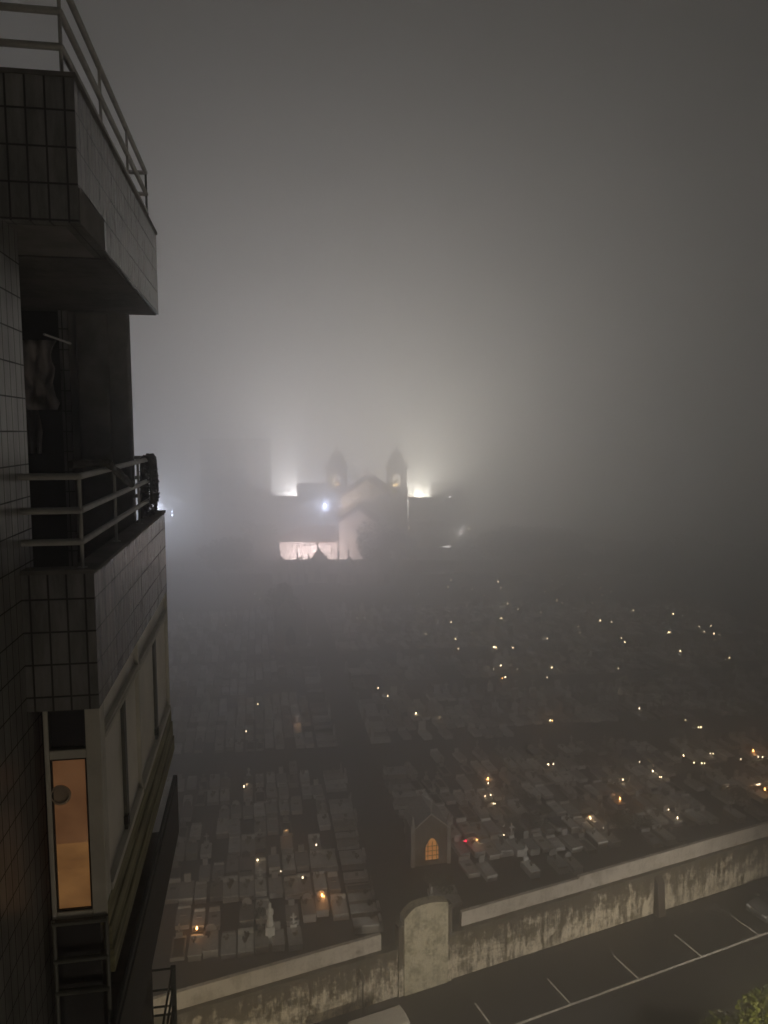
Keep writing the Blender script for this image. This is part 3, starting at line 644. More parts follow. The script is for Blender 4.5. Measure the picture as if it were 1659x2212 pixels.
def tower(px):
    cx = on_y(px, 1030, TY).x; hw = 2.62
    Zt = lambda py: on_y(px, py, TY).z - ZC
    z_sh, z_w0, z_w1, z_c, z_a, z_d = Zt(1060), Zt(1051), Zt(1023), Zt(1011), Zt(998), Zt(972)
    b = MB(); b.box(cx - hw - .25, cx + hw + .25, TY, TY + 5.8, 0, z_sh); b.box(cx - hw - .4, cx + hw + .4, TY - .15, TY + 5.95, z_sh + .002, z_sh + .35); tw = b.build('tower', M['stone'], church, bevel=.04)
    ow = 1.0                                                # four corner piers leave real bell openings
    b = MB()
    for sx in (-1, 1):
        for y0, y1 in ((TY + .1, TY + .1 + 1.65), (TY + 5.7 - 1.65, TY + 5.7)):
            b.box(*sorted((cx + sx * ow, cx + sx * hw)), y0, y1, z_sh + .352, z_c - .9)
    b.box(cx - hw, cx + hw, TY + .1, TY + 5.7, z_sh + .353, z_w0 - .0)
    # arch head: wall above the opening with a round cut
    for yy in (TY + .102, TY + 5.3):
        n = 10; poly = [(cx - ow - .002, z_c - .895), (cx - ow - .002, z_w1 - 1.0)] + [(cx - ow * math.cos(math.pi * i / n), z_w1 - 1.0 + ow * .95 * math.sin(math.pi * i / n)) for i in range(1, n)] + [(cx + ow + .002, z_w1 - 1.0), (cx + ow + .002, z_c - .895)]
        for i in range(1, len(poly) - 2):
            x0, z0 = poly[i]; x1, z1 = poly[i + 1]
            b.prism([(x0, z0), (x1, z1), (x1, z_c - .895), (x0, z_c - .895)], yy, yy + .4, 'y')
    b.box(cx - hw, cx + hw, TY + .1, TY + 5.7, z_c - .89, z_c - .3)
    b.build('belfry', M['stone'], church)
    b = MB(); b.box(cx - hw - .45, cx + hw + .45, TY - .3, TY + 6.1, z_c - .298, z_c + .25); b.box(cx - hw * .82, cx + hw * .82, TY + .5, TY + 5.3, z_c + .252, z_a); b.box(cx - hw * .9, cx + hw * .9, TY + .3, TY + 5.5, z_a + .002, z_a + .25)
    for sx in (-1, 1): b.lathe((cx + sx * 2.55, TY + .1, z_c + .25), [(.3, 0), (.3, .3), (.15, .5), (.25, .8), (.03, 1.5)], 8)
    b.build('cornice', M['stone'], church)
    b = MB(); r = hw * .72; zc_ = z_a + .252
    b.lathe((cx, TY + 2.9, zc_), [(r, 0), (r * .98, .7), (r * .85, 1.4), (r * .6, 2.1), (r * .3, 2.55), (.35, 2.7), (.35, 3.2), (.45, 3.25), (.2, 3.5), (.03, 4.3)], 16); b.build('dome', M['stone'], church, smooth=True)
    b = MB(); b.lathe((cx, TY + 2.9, z_w1 - 2.6), [(.75, 0), (.6, .25), (.5, .8), (.3, 1.1), (.1, 1.2)], 12); b.build('bell', M['bronze'], church, smooth=True)
    MB().box(cx - .5, cx + .5, TY + 3.9, TY + 4.0, z_w0 + .25, z_w0 + .45).build('belfry_lamp', M['belfry_lit'], church)
    lamp('belfry_light', 'POINT', (cx - .6, TY + 3.6, ZC + z_w0 + .9), 3500, (1, .72, .32), None, .2)
tower(726.5); tower(857)
# spotlight on the house ridge that lights the nave gable
sp = on_y(727, 1120, 170); t = thing('spotlight', 'small spotlight on a mast between white house and church', 'spotlight', (sp.x, 170.5, ZC))
MB().tube((0, 0, 0), (0, 0, sp.z - ZC - .3), .07).build('mast', M['pole'], t); MB().box(-.22, .22, -.15, .15, sp.z - ZC - .3, sp.z - ZC).build('housing', M['iron'], t, bevel=.03)
lamp('gable_lamp', 'SPOT', (sp.x, 171.2, sp.z + .3), 14000, (1, .78, .5), None, .2, (NX - 1.5, 180, zA + ZC - 2.5), 75, .7)

# background blocks in the fog
def block(name, label, x0, x1, ytop, Y, depth=14, m='stucco_far', cols=4, rows_=6, cat='building'):
    a, c = on_y(x0, ytop, Y), on_y(x1, ytop, Y); h = a.z - ZC; w = c.x - a.x
    t = thing(name, label, cat, ((a.x + c.x) / 2, Y, ZC))
    MB().box(-w / 2, w / 2, 0, depth, 0, h).build('wall', M[m], t); MB().box(-w / 2 - .2, w / 2 + .2, -.2, depth + .2, h + .002, h + .4).build('roof', M['slate'], t)
    for i in range(cols):
        for j in range(rows_):
            cx = -w / 2 + (i + .5) * w / cols; cz = h - 1.9 - j * 3
            if cz < 1: continue
            fr = MB().box(cx - .75, cx + .75, -.06, -.004, cz - .75, cz + .75).build('window', M['stone'], t); MB().box(cx - .62, cx + .62, -.075, -.062, cz - .62, cz + .62).build('pane', M['glass'], fr)
    return t
block('apartment_tower', 'tall apartment tower looming dark in fog left of the church', 432, 566, 952, 200, 16, cols=5, rows_=6)
block('low_building', 'long low building with lights behind it between tower block and church', 566, 708, 1079, 232, 8, cols=6, rows_=2)
block('mid_building', 'block standing on the left flank of the church behind the blue lamp', 641, 700, 1052, 234, 12, cols=3, rows_=3)
block('low_building', 'low flat building right of the church towers before a bright glow', 884, 1010, 1081, 232, 8, cols=5, rows_=2)
block('mid_building', 'taller block at the right rim of the bright glow', 936, 1000, 1050, 238, 12, cols=3, rows_=3)
block('far_house', 'pale house wall showing dimly beyond the right cemetery trees', 1285, 1318, 1178, 185, 10, 'stucco', cols=1, rows_=1)
# floodlights behind those roofs
def mast(name, label, x, y, Y, col, watts, bulb, size=.3, off=(0, 0, .0), group=None, arm=0.0, spot=False):
    p = on_y(x, y, Y); t = thing(name, label, 'lamp post', (p.x, Y, ZC), 0, group); h = p.z - ZC
    MB().tube((0, 0, 0), (0, 0, h + .35), .11, .07).build('pole', M['pole'], t, smooth=True)
    b = MB(); b.box(-.35, .35, -.45, .25, h + .2, h + .35); b.build('lamp_head', M['pole'], t, bevel=.03)
    b = MB(); b.lathe((0, -.12, h + .0), [(.05, 0), (size * .7, .06), (size, .2)], 12); b.build('lamp_glass', M[bulb], t, smooth=True)
    if spot: lamp(name + '_light', 'SPOT', (p.x, Y - .12, p.z - .12), watts, col, None, .12, (p.x, Y - .3, 0), 80, .4)
    else: lamp(name + '_light', 'POINT', (p.x, Y - .12, p.z - .25), watts, col, None, .12)
    return t
mast('floodlight_mast', 'floodlight mast glowing behind the low building left of the church', 628, 1085, 246, (.93, 1, .95), W_BACK, 'bulb_white')
mast('floodlight_mast', 'floodlight mast glowing behind the low building right of the church', 912, 1086, 246, (.93, 1, .95), W_BACK, 'bulb_white')
for x_, Y_, col_ in ((640, 290, (1, .96, .96)), (905, 295, (1, .94, .80))):  # unseen lamps added to stand in for the town's many distant lights
    p = on_y(x_, 1000, Y_); t = thing('floodlight_mast', 'added unseen lamp for the wide town glow %s the church' % ('left behind' if x_ < 800 else 'right behind'), 'lamp post', (p.x, Y_, ZC)); MB().tube((0, 0, 0), (0, 0, 4), .15, .1).build('pole', M['pole'], t); MB().box(-.8, .8, -.2, .2, 4, 4.4).build('lamp_head', M['pole'], t)
    lamp('town_glow_light', 'POINT', (p.x, Y_ - .6, ZC + 4), W_FAR, col_, None, .3)
mast('street_lamp', 'bluish white street lamp shining over the white house roof', 701, 1090, 182, (.62, .72, 1), W_LED, 'bulb_cool', .32)
mast('street_lamp', 'twin white street lamp with a halo right of the church', 995, 1146, 172, (1, .94, .88), 900, 'bulb_white', .26)
mast('street_lamp', 'bluish street lamp far left behind the balcony railing', 337, 1100, 225, (.75, .82, 1), 40000, 'bulb_cool', .3)
for k, (x, y, lab) in enumerate(((1212, 1138, 'dim street lamp above the dark trees right of the church'), (1388, 1166, 'dim street lamp throwing a faint cone above the right cemetery edge'), (1628, 1208, 'dim street lamp at the photo edge on the right'), (1301, 1176, 'weak lamp over the pale house wall'))):
    mast('street_lamp', lab, x, y, 185 - k * 4, (1, .9, .72), 1200, 'bulb_dim', .16, spot=True)
# small distant lights: lamps on far streets
for k, (x, y, Y, bl, sz, lab) in enumerate(((366, 1047, 230, 'bulb_white', .22, 'tiny far lamp highest of the cluster beyond the balcony'), (371, 1105, 220, 'bulb_cool', .3, 'bluish lamp in the far cluster beyond the balcony'), (372, 1112, 215, 'bulb_cool', .3, 'lower bluish lamp of the far cluster beyond the balcony'),
        (388, 1083, 230, 'bulb_white', .22, 'tiny far lamp right of the bluish cluster'), (973, 1073, 215, 'bulb_white', .22, 'tiny lamp just right of the bright glow'), (1250, 1087, 215, 'bulb_warm', .25, 'tiny amber lamp high in the fog on the right'), (368, 1243, 170, 'bulb_white', .16, 'tiny lamp beside the lower balcony corner'),
        (1012, 1142, 178, 'bulb_warm', .2, 'small lamp right of the twin street lamp'))):
    p = on_y(x, y, Y); t = thing('far_lamp', lab, 'lamp', (p.x, Y, ZC)); MB().tube((0, 0, 0), (0, 0, p.z - ZC), .07).build('pole', M['pole'], t)
    b = MB(); b.lathe((0, -.3, p.z - ZC - sz), [(.02, 0), (sz, sz * .6), (sz, sz * 1.4), (.02, sz * 2)], 10); b.build('lamp_glass', M[bl], t, smooth=True)
p = on_y(883, 1137, 196); t = thing('lit_annex', 'small annex with one narrow lit window beside the right church tower', 'building', (p.x, 196.0, ZC))
MB().box(-1.2, 9, .2, 8, 0, p.z - ZC + .2).build('wall', M['stucco_far'], t); MB().box(-1.3, 9.1, .1, 8.1, p.z - ZC + .202, p.z - ZC + .5).build('roof', M['roof'], t)
MB().box(-.13, .13, .15, .196, p.z - ZC - .9, p.z - ZC + .1).build('window', M['bulb_warm'], t)
p = on_y(963, 1181, 165); t = thing('glowing_canopy', 'small self-glowing white canopy roof before the dark trees', 'canopy', (p.x, 165, ZC)); h = p.z - ZC
MB().add([(-1.1, 0, h), (.8, -.6, h - .2), (1.1, .8, h + .1), (-1.1, 0, h + .06), (.8, -.6, h - .12), (1.1, .8, h + .2)], [(0, 2, 1), (3, 4, 5), (0, 1, 4, 3), (1, 2, 5, 4), (2, 0, 3, 5)]).build('roof', M['glowing_canopy'], t)
b = MB(); b.tube((.7, -.4, 0), (.7, -.4, h - .2), .06); b.tube((-.9, 0, 0), (-.9, 0, h), .06); b.build('post', M['pole'], t)

# trees
def tree(x, ybase_px, Y, rad, h, label, seed, m='leaf_dark', n=900, size=.34, base_z=ZC, loc=None, group='trees in the fog beyond the graves', shape=1.0):
    rng = random.Random(seed)
    p = loc or Vector((on_y(x, ybase_px, Y).x, Y, base_z))
    t = thing('tree', label, 'tree', p, 0, group)
    b = MB(); cuts = 5
    b.tube((0, 0, 0), (.1, 0, h * .45), .05 * h * .5, .03 * h * .5, 8)
    clumps = []
    for i in range(9):
        a = rng.uniform(0, 6.28); rr = rad * rng.uniform(.25, .72); zz = h * rng.uniform(.42, .86)
        c = Vector((rr * math.cos(a), rr * math.sin(a), zz)); clumps.append(c)
        b.tube((.1, 0, h * rng.uniform(.25, .45)), c, .012 * h, .004 * h, 6)
    clumps.append(Vector((0, 0, h * .8))); clumps.append(Vector((0, 0, h * .6)))
    b.build('trunk', M['bark'], t)
    b = MB()
    for c in clumps: leaves(b, c, (rad * .42 * rng.uniform(.8, 1.2), rad * .42 * rng.uniform(.8, 1.2), h * .17 * rng.uniform(.8, 1.3)), n // 11, size, rng, .2)
    b.build('crown', M[m], t); return t
tree(822, 1210, 158, 5.2, 11.0, 'broad round tree hiding the church apse', 11, n=2600, size=.36)
tree(862, 1210, 163, 4.2, 9.0, 'second round tree right of the church apse', 12, n=2000, size=.36)
tree(612, 1300, 112, 2.6, 8.0, 'dark bushy tree left of the dark mausoleum', 13, n=1500, size=.3)
for x, Y, r_, h_, lab in ((566, 170, 4.5, 10, 'tall dark tree left of the white house'), (470, 150, 4.5, 9, 'broad dark tree before the apartment tower'), (520, 155, 4, 8, 'bushy dark tree between tower block and white house')):
    tree(x, 1210, Y, r_, h_, lab, int(x), n=1700, size=.36)
for k, (x, Y, r, h) in enumerate(((1015, 166, 5, 6.5), (1065, 168, 5.5, 8), (1115, 170, 6, 9), (1170, 172, 6, 9), (1225, 172, 5, 8), (1345, 166, 4.5, 6.5), (1415, 160, 5, 7), (1490, 160, 5.5, 8), (1570, 155, 5, 7.5), (1640, 152, 5, 8))):
    tree(x, 1200, Y, r, h, 'dark rounded tree, %s from the church in the far tree line' % ordn(k + 1), 20 + k, n=1700, size=.36)

# ================================================================== APARTMENT BUILDING (left): local frame x = out of the facade, y = along it, z = up
ang = math.atan2(*(lambda r_: (r_.x, r_.y))(ray(560, 940)))      # azimuth of the facade
US = Vector((math.sin(ang), math.cos(ang), 0)); WS = Vector((math.cos(ang), -math.sin(ang), 0))
bd = thing('apartment_building', 'dark tiled apartment block with stacked balconies filling the left side', 'apartment building', (0, 0, 0), -ang)
def sw(p): return p.dot(US), p.dot(WS)
def on_s(x, y, s):
    r_ = ray(x, y); t = s / r_.dot(US); p = r_ * t; return p.dot(WS), CAM_Z + p.z      # (w, z) on a plane across the facade
def on_w(x, y, w):
    r_ = ray(x, y); t = w / r_.dot(WS); p = r_ * t; return p.dot(US), CAM_Z + p.z      # (s, z) on a plane along the facade
c0 = ray(190, 932) * (4.5 / ray(190, 932).y); S0, W0 = sw(c0)
S1 = on_w(350, 932, W0)[0]
WF = W0 - .415
zt1, zb1 = on_s(147, 167, S0)[1], on_s(161, 481, S0)[1]
zt0, zb0 = on_s(219, 1238, S0)[1], on_s(223, 1530, S0)[1]
FL = zb1 - zb0
print('building', S0, S1, W0, WF, 'z', zt1, zb1, zt0, zb0, 'floor', FL)
WB = WF - 1.5                                                # back of the loggias
SE = S0 + .27                                                # facade edge where the loggia starts
def part(mb, name, m, parent=bd, **k): return mb.build(name, M[m] if isinstance(m, str) else m, parent, **k)
part(MB().box(WF - 8, WF, -6, SE, 0, zb1), 'facade_wall', 'tile')
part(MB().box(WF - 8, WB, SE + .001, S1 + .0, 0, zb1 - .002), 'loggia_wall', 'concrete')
# end piers and tiled end walls of the loggias
wp0, wp1 = on_s(255, 850, S1)[0], on_s(286, 850, S1)[0]
part(MB().box(wp0 - .5, wp1, S1 - .16, S1, 0, zb1 - .003), 'corner_pier', 'concrete', bevel=.02)
we = on_s(157, 850, S1 - .1)[0]
part(MB().box(we, wp0 - .502, S1 - .20, S1 - .0, 0, zb1 - .003), 'end_wall', 'tile_dark')
part(MB().box(WB - .0, we - .002, S1 - .12, S1, 0, zb1 - .003), 'end_wall', 'glass')
part(MB().box(wp0 - .34, wp0 - .04, S1 - .24, S1 - .161, zb0 + .2, zb1 - .02), 'pipe_chase', 'concrete', bevel=.02)

def balcony(zb, zt, wl, rails=True, name='balcony'):
    root = bpy.data.objects.new(name, None); C.objects.link(root); root.parent = bd
    part(MB().box(WB + .001, W0 - .1, S0 + .1, S1 - .1, zb + .001, zb + .16), 'slab', 'concrete', root)
    b = MB(); b.box(wl, W0, S0, S0 + .1, zb, zt); b.box(W0 - .1, W0, S0 + .1, S1, zb, zt); b.box(wl + .4, W0 - .1, S1 - .1, S1, zb, zt)
    part(b, 'parapet', 'tile_dark', root)
    part(MB().box(wl, W0 + .012, S0 - .012, S0 + .13, zt + .001, zt + .025), 'coping', 'concrete', root)
    part(MB().box(W0 - .14, W0 + .012, S0 + .131, S1 + .012, zt + .001, zt + .025), 'coping', 'concrete', root)
    wi = W0 - .075; si = S0 + .06; r_ = .0205; sj = S1 - .06
    b = MB()
    for dz in (.185, .375, .58):
        b.tube((wl, si, zt + dz), (wi, si, zt + dz), r_, n=12); b.tube((wi, si, zt + dz), (wi, sj, zt + dz), r_, n=12); b.tube((wi, sj, zt + dz), (WF + .1, sj, zt + dz), r_, n=12)
        for c in ((wi, si), (wi, sj)): b.lathe((c[0], c[1], zt + dz - r_), [(.006, 0), (.0145, .006), (.0205, .0205), (.0145, .035), (.006, .041)], 12)
    part(b, 'railing', 'rail', root, smooth=True)
    for k in range(4):
        y = si + (sj - si) * k / 3 * (1 if k else 1); y = max(y, si + .001)
        part(MB().tube((wi, y, zt + .02), (wi, y, zt + .58), .011, n=8).lathe((wi, y, zt + .0255), [(.03, 0), (.03, .006)], 10), 'post', 'alu_dark' if k == 3 else 'rail', root, smooth=True)
    return root
balcony(zb1, zt1, WF - .9, name='roof_terrace')
balcony(zb0, zt0, WF, name='balcony')
# stained plaster panel under the terrace lip (bare patch without tiles)
s_a = on_w(163, 500, W0)[0]; s_b = on_w(229, 640, W0)[0]
z_lip = zb1 + .25
# a bare render strip low on the terrace's outer face
part(MB().box(W0 + .001, W0 + .006, S0 + .02, s_b, zb1 + .001, zb1 + .2), 'bare_render', 'concrete')
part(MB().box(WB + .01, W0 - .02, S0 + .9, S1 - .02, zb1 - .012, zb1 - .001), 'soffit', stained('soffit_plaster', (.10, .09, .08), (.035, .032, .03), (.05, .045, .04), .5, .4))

# enclosed balcony below: aluminium frame with lit blind on the near end, pale panels along the side
zS = lambda py: on_s(150, py, S0)[1]
encl = bpy.data.objects.new('enclosed_balcony', None); C.objects.link(encl); encl.parent = bd
xl, xa, xb = on_s(98, 1700, S0)[0], on_s(108, 1700, S0)[0], on_s(188, 1700, S0)[0]
z_tr1, z_tr0, z_si = zS(1622), zS(1641), zS(1972)
fr = MB()
fr.box(xl, xa, S0 + .01, S0 + .07, z_si - .06, zb0 - .002); fr.box(xb, W0 - .002, S0 + .01, S0 + .07, z_si - .06, zb0 - .002)
fr.box(xa + .001, xb - .001, S0 + .012, S0 + .068, z_tr0, z_tr1); fr.box(xa + .001, xb - .001, S0 + .012, S0 + .068, z_si - .06, z_si)
part(fr, 'frame', 'alu', encl, bevel=.004)
gk = M['iron']
g = MB()
for z0, z1 in ((z_si + .001, z_tr0 - .001), (z_tr1 + .001, zb0 - .003)):
    g.box(xa + .001, xa + .011, S0 + .02, S0 + .05, z0, z1); g.box(xb - .011, xb - .001, S0 + .02, S0 + .05, z0, z1)
    g.box(xa + .0115, xb - .0115, S0 + .02, S0 + .05, z0, z0 + .01); g.box(xa + .0115, xb - .0115, S0 + .02, S0 + .05, z1 - .01, z1)
part(g, 'gasket', gk, encl)
z_bl = zS(1828)
part(MB().box(xa + .012, xb - .012, S0 + .035, S0 + .042, z_si + .012, z_bl), 'lit_pane', 'curtain_lit', encl)
part(MB().box(xa + .012, xb - .012, S0 + .033, S0 + .040, z_bl + .001, z_tr0 - .012), 'lit_blind', 'blind_lit', encl)
part(MB().box(xa + .012, xb - .012, S0 + .035, S0 + .042, z_tr1 + .012, zb0 - .014), 'transom_pane', 'glass', encl)
wv, zv = on_s(128, 1722, S0)
b = MB(); b.lathe((0, 0, 0), [(.062, 0), (.064, .012), (.05, .016), (.046, .006), (.01, .006)], 24, M=Matrix.Translation((wv, S0 + .034, zv)) @ Matrix.Rotation(R(90), 4, 'X')); part(b, 'round_vent', mat('vent_plastic', (.42, .33, .24), .6, 4, .2), encl, smooth=True)
# side: mullions, transom tracks, panels
z_trk = on_w(345, 1352, W0)[1]; z_bot = on_w(357, 1562, W0)[1]
s_m = [on_w(302, 1500, W0)[0]]
b = MB()
for s_, wd in ((S0 + .071, .07), (s_m[0] - .03, .05), (S1 - .07, .068)): b.box(W0 - .06, W0 - .001, s_, s_ + wd, z_bot, zb0 - .003)
ss = [S0 + .142, s_m[0] - .031, s_m[0] + .021, S1 - .071]
for i in (0, 2):
    b.box(W0 - .055, W0 + .006, ss[i] , ss[i + 1], z_trk - .035, z_trk); b.box(W0 - .055, W0 + .006, ss[i], ss[i + 1], z_trk + .012, z_trk + .03)
    b.box(W0 - .055, W0 + .012, ss[i], ss[i + 1], z_bot, z_bot + .05)
part(b, 'frame', 'alu', encl, bevel=.003)
for i in (0, 2):
    part(MB().box(W0 - .04, W0 - .03, ss[i] + .001, ss[i + 1] - .001, z_bot + .051, z_trk - .036), 'side_pane', 'panel', encl)
    part(MB().box(W0 - .04, W0 - .03, ss[i] + .001, ss[i + 1] - .001, z_trk + .031, zb0 - .004), 'side_pane', 'panel', encl)
    sm_ = ss[i] + (ss[i + 1] - ss[i]) * .5
    part(MB().box(W0 - .028, W0 - .005, sm_, sm_ + .09, z_bot + .052, z_trk - .037), 'sliding_stile', 'alu_dark', encl)
    part(MB().box(W0 - .028, W0 + .004, sm_ - .02, sm_ + .03, z_bot + .10, z_bot + .16), 'latch', 'iron', encl)
# weathered boarding under the sill, then the black box hung outside
z_bd = on_w(358, 1668, W0)[1]
b = MB()
for k in range(3):
    z1_ = z_bot - .003 - k * (z_bot - z_bd) / 3; b.box(W0 - .05 + .012 * k, W0 + .004 + .012 * k, S0 + .02, S1 + .02, z1_ - (z_bot - z_bd) / 3 + .004, z1_)
part(b, 'weathered_boarding', 'board', encl, bevel=.006)
w_o = on_s(381, 1700, S1)[0]; z_k1 = on_w(381, 1670, w_o)[1]; z_k0 = on_w(381, 1819, w_o)[1]
bx = MB(); bx.box(w_o - .03, w_o, S0 - .3, S1, z_k0, z_k1); bx.box(W0 + .03, w_o - .031, S0 - .3, S1, z_k0, z_k0 + .03); bx.box(W0 + .03, W0 + .05, S0 - .3, S1 , z_k0 + .031, z_k1 - .05); bx.box(W0 + .051, w_o - .031, S1 - .03, S1, z_k0 + .031, z_k1)
part(bx, 'black_cladding', 'black_box', encl, bevel=.006)
b = MB()
for s_ in (S0 + .8, S0 + 1.7): b.box(W0 + .03, w_o - .032, s_, s_ + .04, z_k1 - .16, z_k1 - .12)
part(b, 'bracket', 'iron', encl)
# rails and dark glazing in front of the near end
b = MB()
for py in (1992, 2073, 2142):
    z = zS(py); b.tube((xl, S0 - .0, z), (W0 - .0, S0 - .0, z), .02, n=10)
for w_ in (xl + .01, W0 - .01): b.tube((w_, S0, zS(1985)), (w_, S0, zS(2300)), .014, n=8)
part(b, 'railing', 'alu_dark', encl, smooth=True)
part(MB().box(xl, W0 - .06, S0 + .05, S0 + .06, zb0 - FL, z_si - .061), 'lower_pane', 'glass', encl)
part(MB().box(WF, W0, S0 + .061, S1, zb0 - FL, zb0 - FL + .2), 'slab', 'concrete', encl)
# storey below: balcony railing whose far end shows past the black box
b2 = bpy.data.objects.new('lower_balcony', None); C.objects.link(b2); b2.parent = bd
w_r = on_s(372, 2092, S1)[0]; w_l = on_s(318, 2092, S1)[0]; b = MB()
for py in (2092, 2136, 2172, 2190):
    z = on_s(372, py, S1)[1]; b.tube((w_l - .3, S1, z), (w_r, S1, z), .012, n=8); b.tube((w_r, S1, z), (w_r, S0, z), .012, n=8)
part(b, 'railing', 'alu_dark', b2, smooth=True)
zpt = on_s(372, 2088, S1)[1]
part(MB().box(w_r - .02, w_r + .035, S1 - .02, S1 + .03, zpt - 2.5, zpt), 'post', 'alu_dark', b2, bevel=.006)
part(MB().box(WF, w_r, S0, S1, zpt - 1.3, zpt - 1.15), 'slab', 'concrete', b2)
part(MB().box(WF, w_r - .05, S0, S0 + .1, zpt - 1.149, zpt - .6), 'parapet', 'tile_dark', b2)

# things on the balcony
def Bw(w, s, z): p = WS * w + US * s; return Vector((p.x, p.y, z))
rng = random.Random(5)
wi = W0 - .075
w_lo, s_rug, zr_ = 0, S1 - .50, zt0 + .58
t = thing('draped_rug', 'dark shaggy rug draped over the balcony top rail', 'rug', Bw(wi, s_rug, zr_), -ang)
b = MB(); n = 9; prof = [(.055, -.42), (.05, -.2), (.045, -.02), (.025, .04), (-.02, .045), (-.05, .0), (-.055, -.3), (-.06, -.62)]
pts = []
for i in range(n + 1):
    for (x, z) in prof: pts.append((x + rng.uniform(-.008, .008), i / n * .46 - .23, z + rng.uniform(-.012, .012)))
k = len(prof); fs = [(i * k + j, i * k + j + 1, (i + 1) * k + j + 1, (i + 1) * k + j) for i in range(n) for j in range(k - 1)]
b.add(pts, fs); ob = b.build('cloth', M['dark_cloth'], t, smooth=True, angle=None); so = ob.modifiers.new('thick', 'SOLIDIFY'); so.thickness = .02
fb = MB(); leaves(fb, (0, 0, -.27), (.085, .25, .31), 1500, .016, rng, .75); fb.build('pile', M['dark_cloth'], t)
# long dark bundle laid across the rail
qa = on_s(152, 1003, S0 + .5); qb = on_w(276, 1050, W0 - .02)
qm = on_w(222, 1014, W0 - .075); zm = zt0 + .58 + .05
P_ = [Bw(qa[0], S0 + .5, qa[1]), Bw(W0 - .09, qm[0], zm), Bw(W0 - .05, qm[0] + .03, zm + .004), Bw(W0 + .01, qb[0], qb[1] + .01)]
t = thing('dark_bundle', 'long black rolled bundle resting across the balcony rail', 'bundle', P_[0])
b = MB()
for p_, q_ in zip(P_, P_[1:]):
    n_ = max(1, int((q_ - p_).length / .08))
    for i in range(n_): b.tube(p_ + (q_ - p_) * (i / n_) - P_[0], p_ + (q_ - p_) * ((i + 1) / n_) - P_[0], .026 + .006 * math.sin(i * 2.3), .026 + .006 * math.sin((i + 1) * 2.3), 10)
b.build('roll', M['dark_cloth'], t, smooth=True)
# laundry on a line inside the loggia
for k, (x, y0, y1, wd, sw_) in enumerate(((78, 735, 885, .26, .4), (58, 745, 980, .16, .6))):
    s_ = S0 + .9 + .25 * k; wq, zq = on_s(x, y0, s_); _, zl = on_s(x, y1, s_)
    t = thing('hung_laundry', ['pale crumpled shirt hanging in the dark loggia', 'thin grey cloth hanging behind the pale shirt'][k], 'laundry', Bw(wq, s_, zq), -ang)
    b = MB(); nx, nz = 8, 10; pts = []
    for j in range(nz + 1):
        for i in range(nx + 1):
            ww = wd * (1 - .25 * abs(math.sin(j * .7 + k))); pts.append(((i / nx - .5) * ww, .03 * math.sin(i * 1.9 + j * .5) + .015 * rng.uniform(-1, 1), -(zq - zl) * j / nz))
    fs = [(j * (nx + 1) + i, j * (nx + 1) + i + 1, (j + 1) * (nx + 1) + i + 1, (j + 1) * (nx + 1) + i) for j in range(nz) for i in range(nx)]
    b.add(pts, fs); ob = b.build('cloth', M['cloth'], t, smooth=True, angle=None); so = ob.modifiers.new('thick', 'SOLIDIFY'); so.thickness = .006
s_ = S0 + 1.0; q0, q1 = on_s(95, 722, s_), on_s(152, 742, s_ + .6)
t = thing('drying_rod', 'thin metal drying rod high in the dark loggia', 'drying rod', Bw(q0[0], s_, q0[1])); MB().tube((0, 0, 0), Bw(q1[0], s_ + .6, q1[1]) - Bw(q0[0], s_, q0[1]), .008, n=8).build('rod', M['rail'], t)

# ================================================================== STREET: lamps, cars, sign, tree
def street_lamp(a, d, h, watts, col, label, reach=1.2):
    p = st(a, d, .13); t = thing('street_lamp', label, 'street lamp', p, math.atan2(N_.y, N_.x) - R(90), 'lamps on the near pavement')
    MB().tube((0, 0, 0), (0, 0, h), .09, .06, 10).build('pole', M['pole'], t, smooth=True); MB().lathe((0, 0, 0), [(.16, 0), (.16, .5), (.1, .6)], 10).build('base', M['pole'], t, smooth=True)
    MB().tube((0, 0, h - .05), (0, reach, h + .25), .045, .035, 8).build('arm', M['pole'], t, smooth=True)
    MB().box(-.16, .16, reach - .1, reach + .55, h + .2, h + .34).build('lamp_head', M['pole'], t, bevel=.03); MB().box(-.12, .12, reach, reach + .45, h + .17, h + .198).build('lamp_glass', M['bulb_warm'], t)
    q = st(a, d + reach + .2, h + .13 + .05); lamp('street_light', 'SPOT', q, watts, col, None, .12, q + Vector((0, 0, -.60)) + N_, 84, 1.0)
for a_, d_l, k_, col_, lab_ in ((-13, 22.5, .45, (1, .89, .78), 'street lamp on near pavement before the left end of the wall'), (4, 22.5, .8, (1, .84, .56), 'street lamp on near pavement opposite the arched pier'),
        (20, 18.6, 1.7, (1, .89, .72), 'street lamp on near pavement opposite the buttress'), (37, 18.6, 2.3, (1, .90, .76), 'street lamp on near pavement opposite the grey car')):
    street_lamp(a_, d_l, 8.5, W_STREET * k_, col_, lab_)

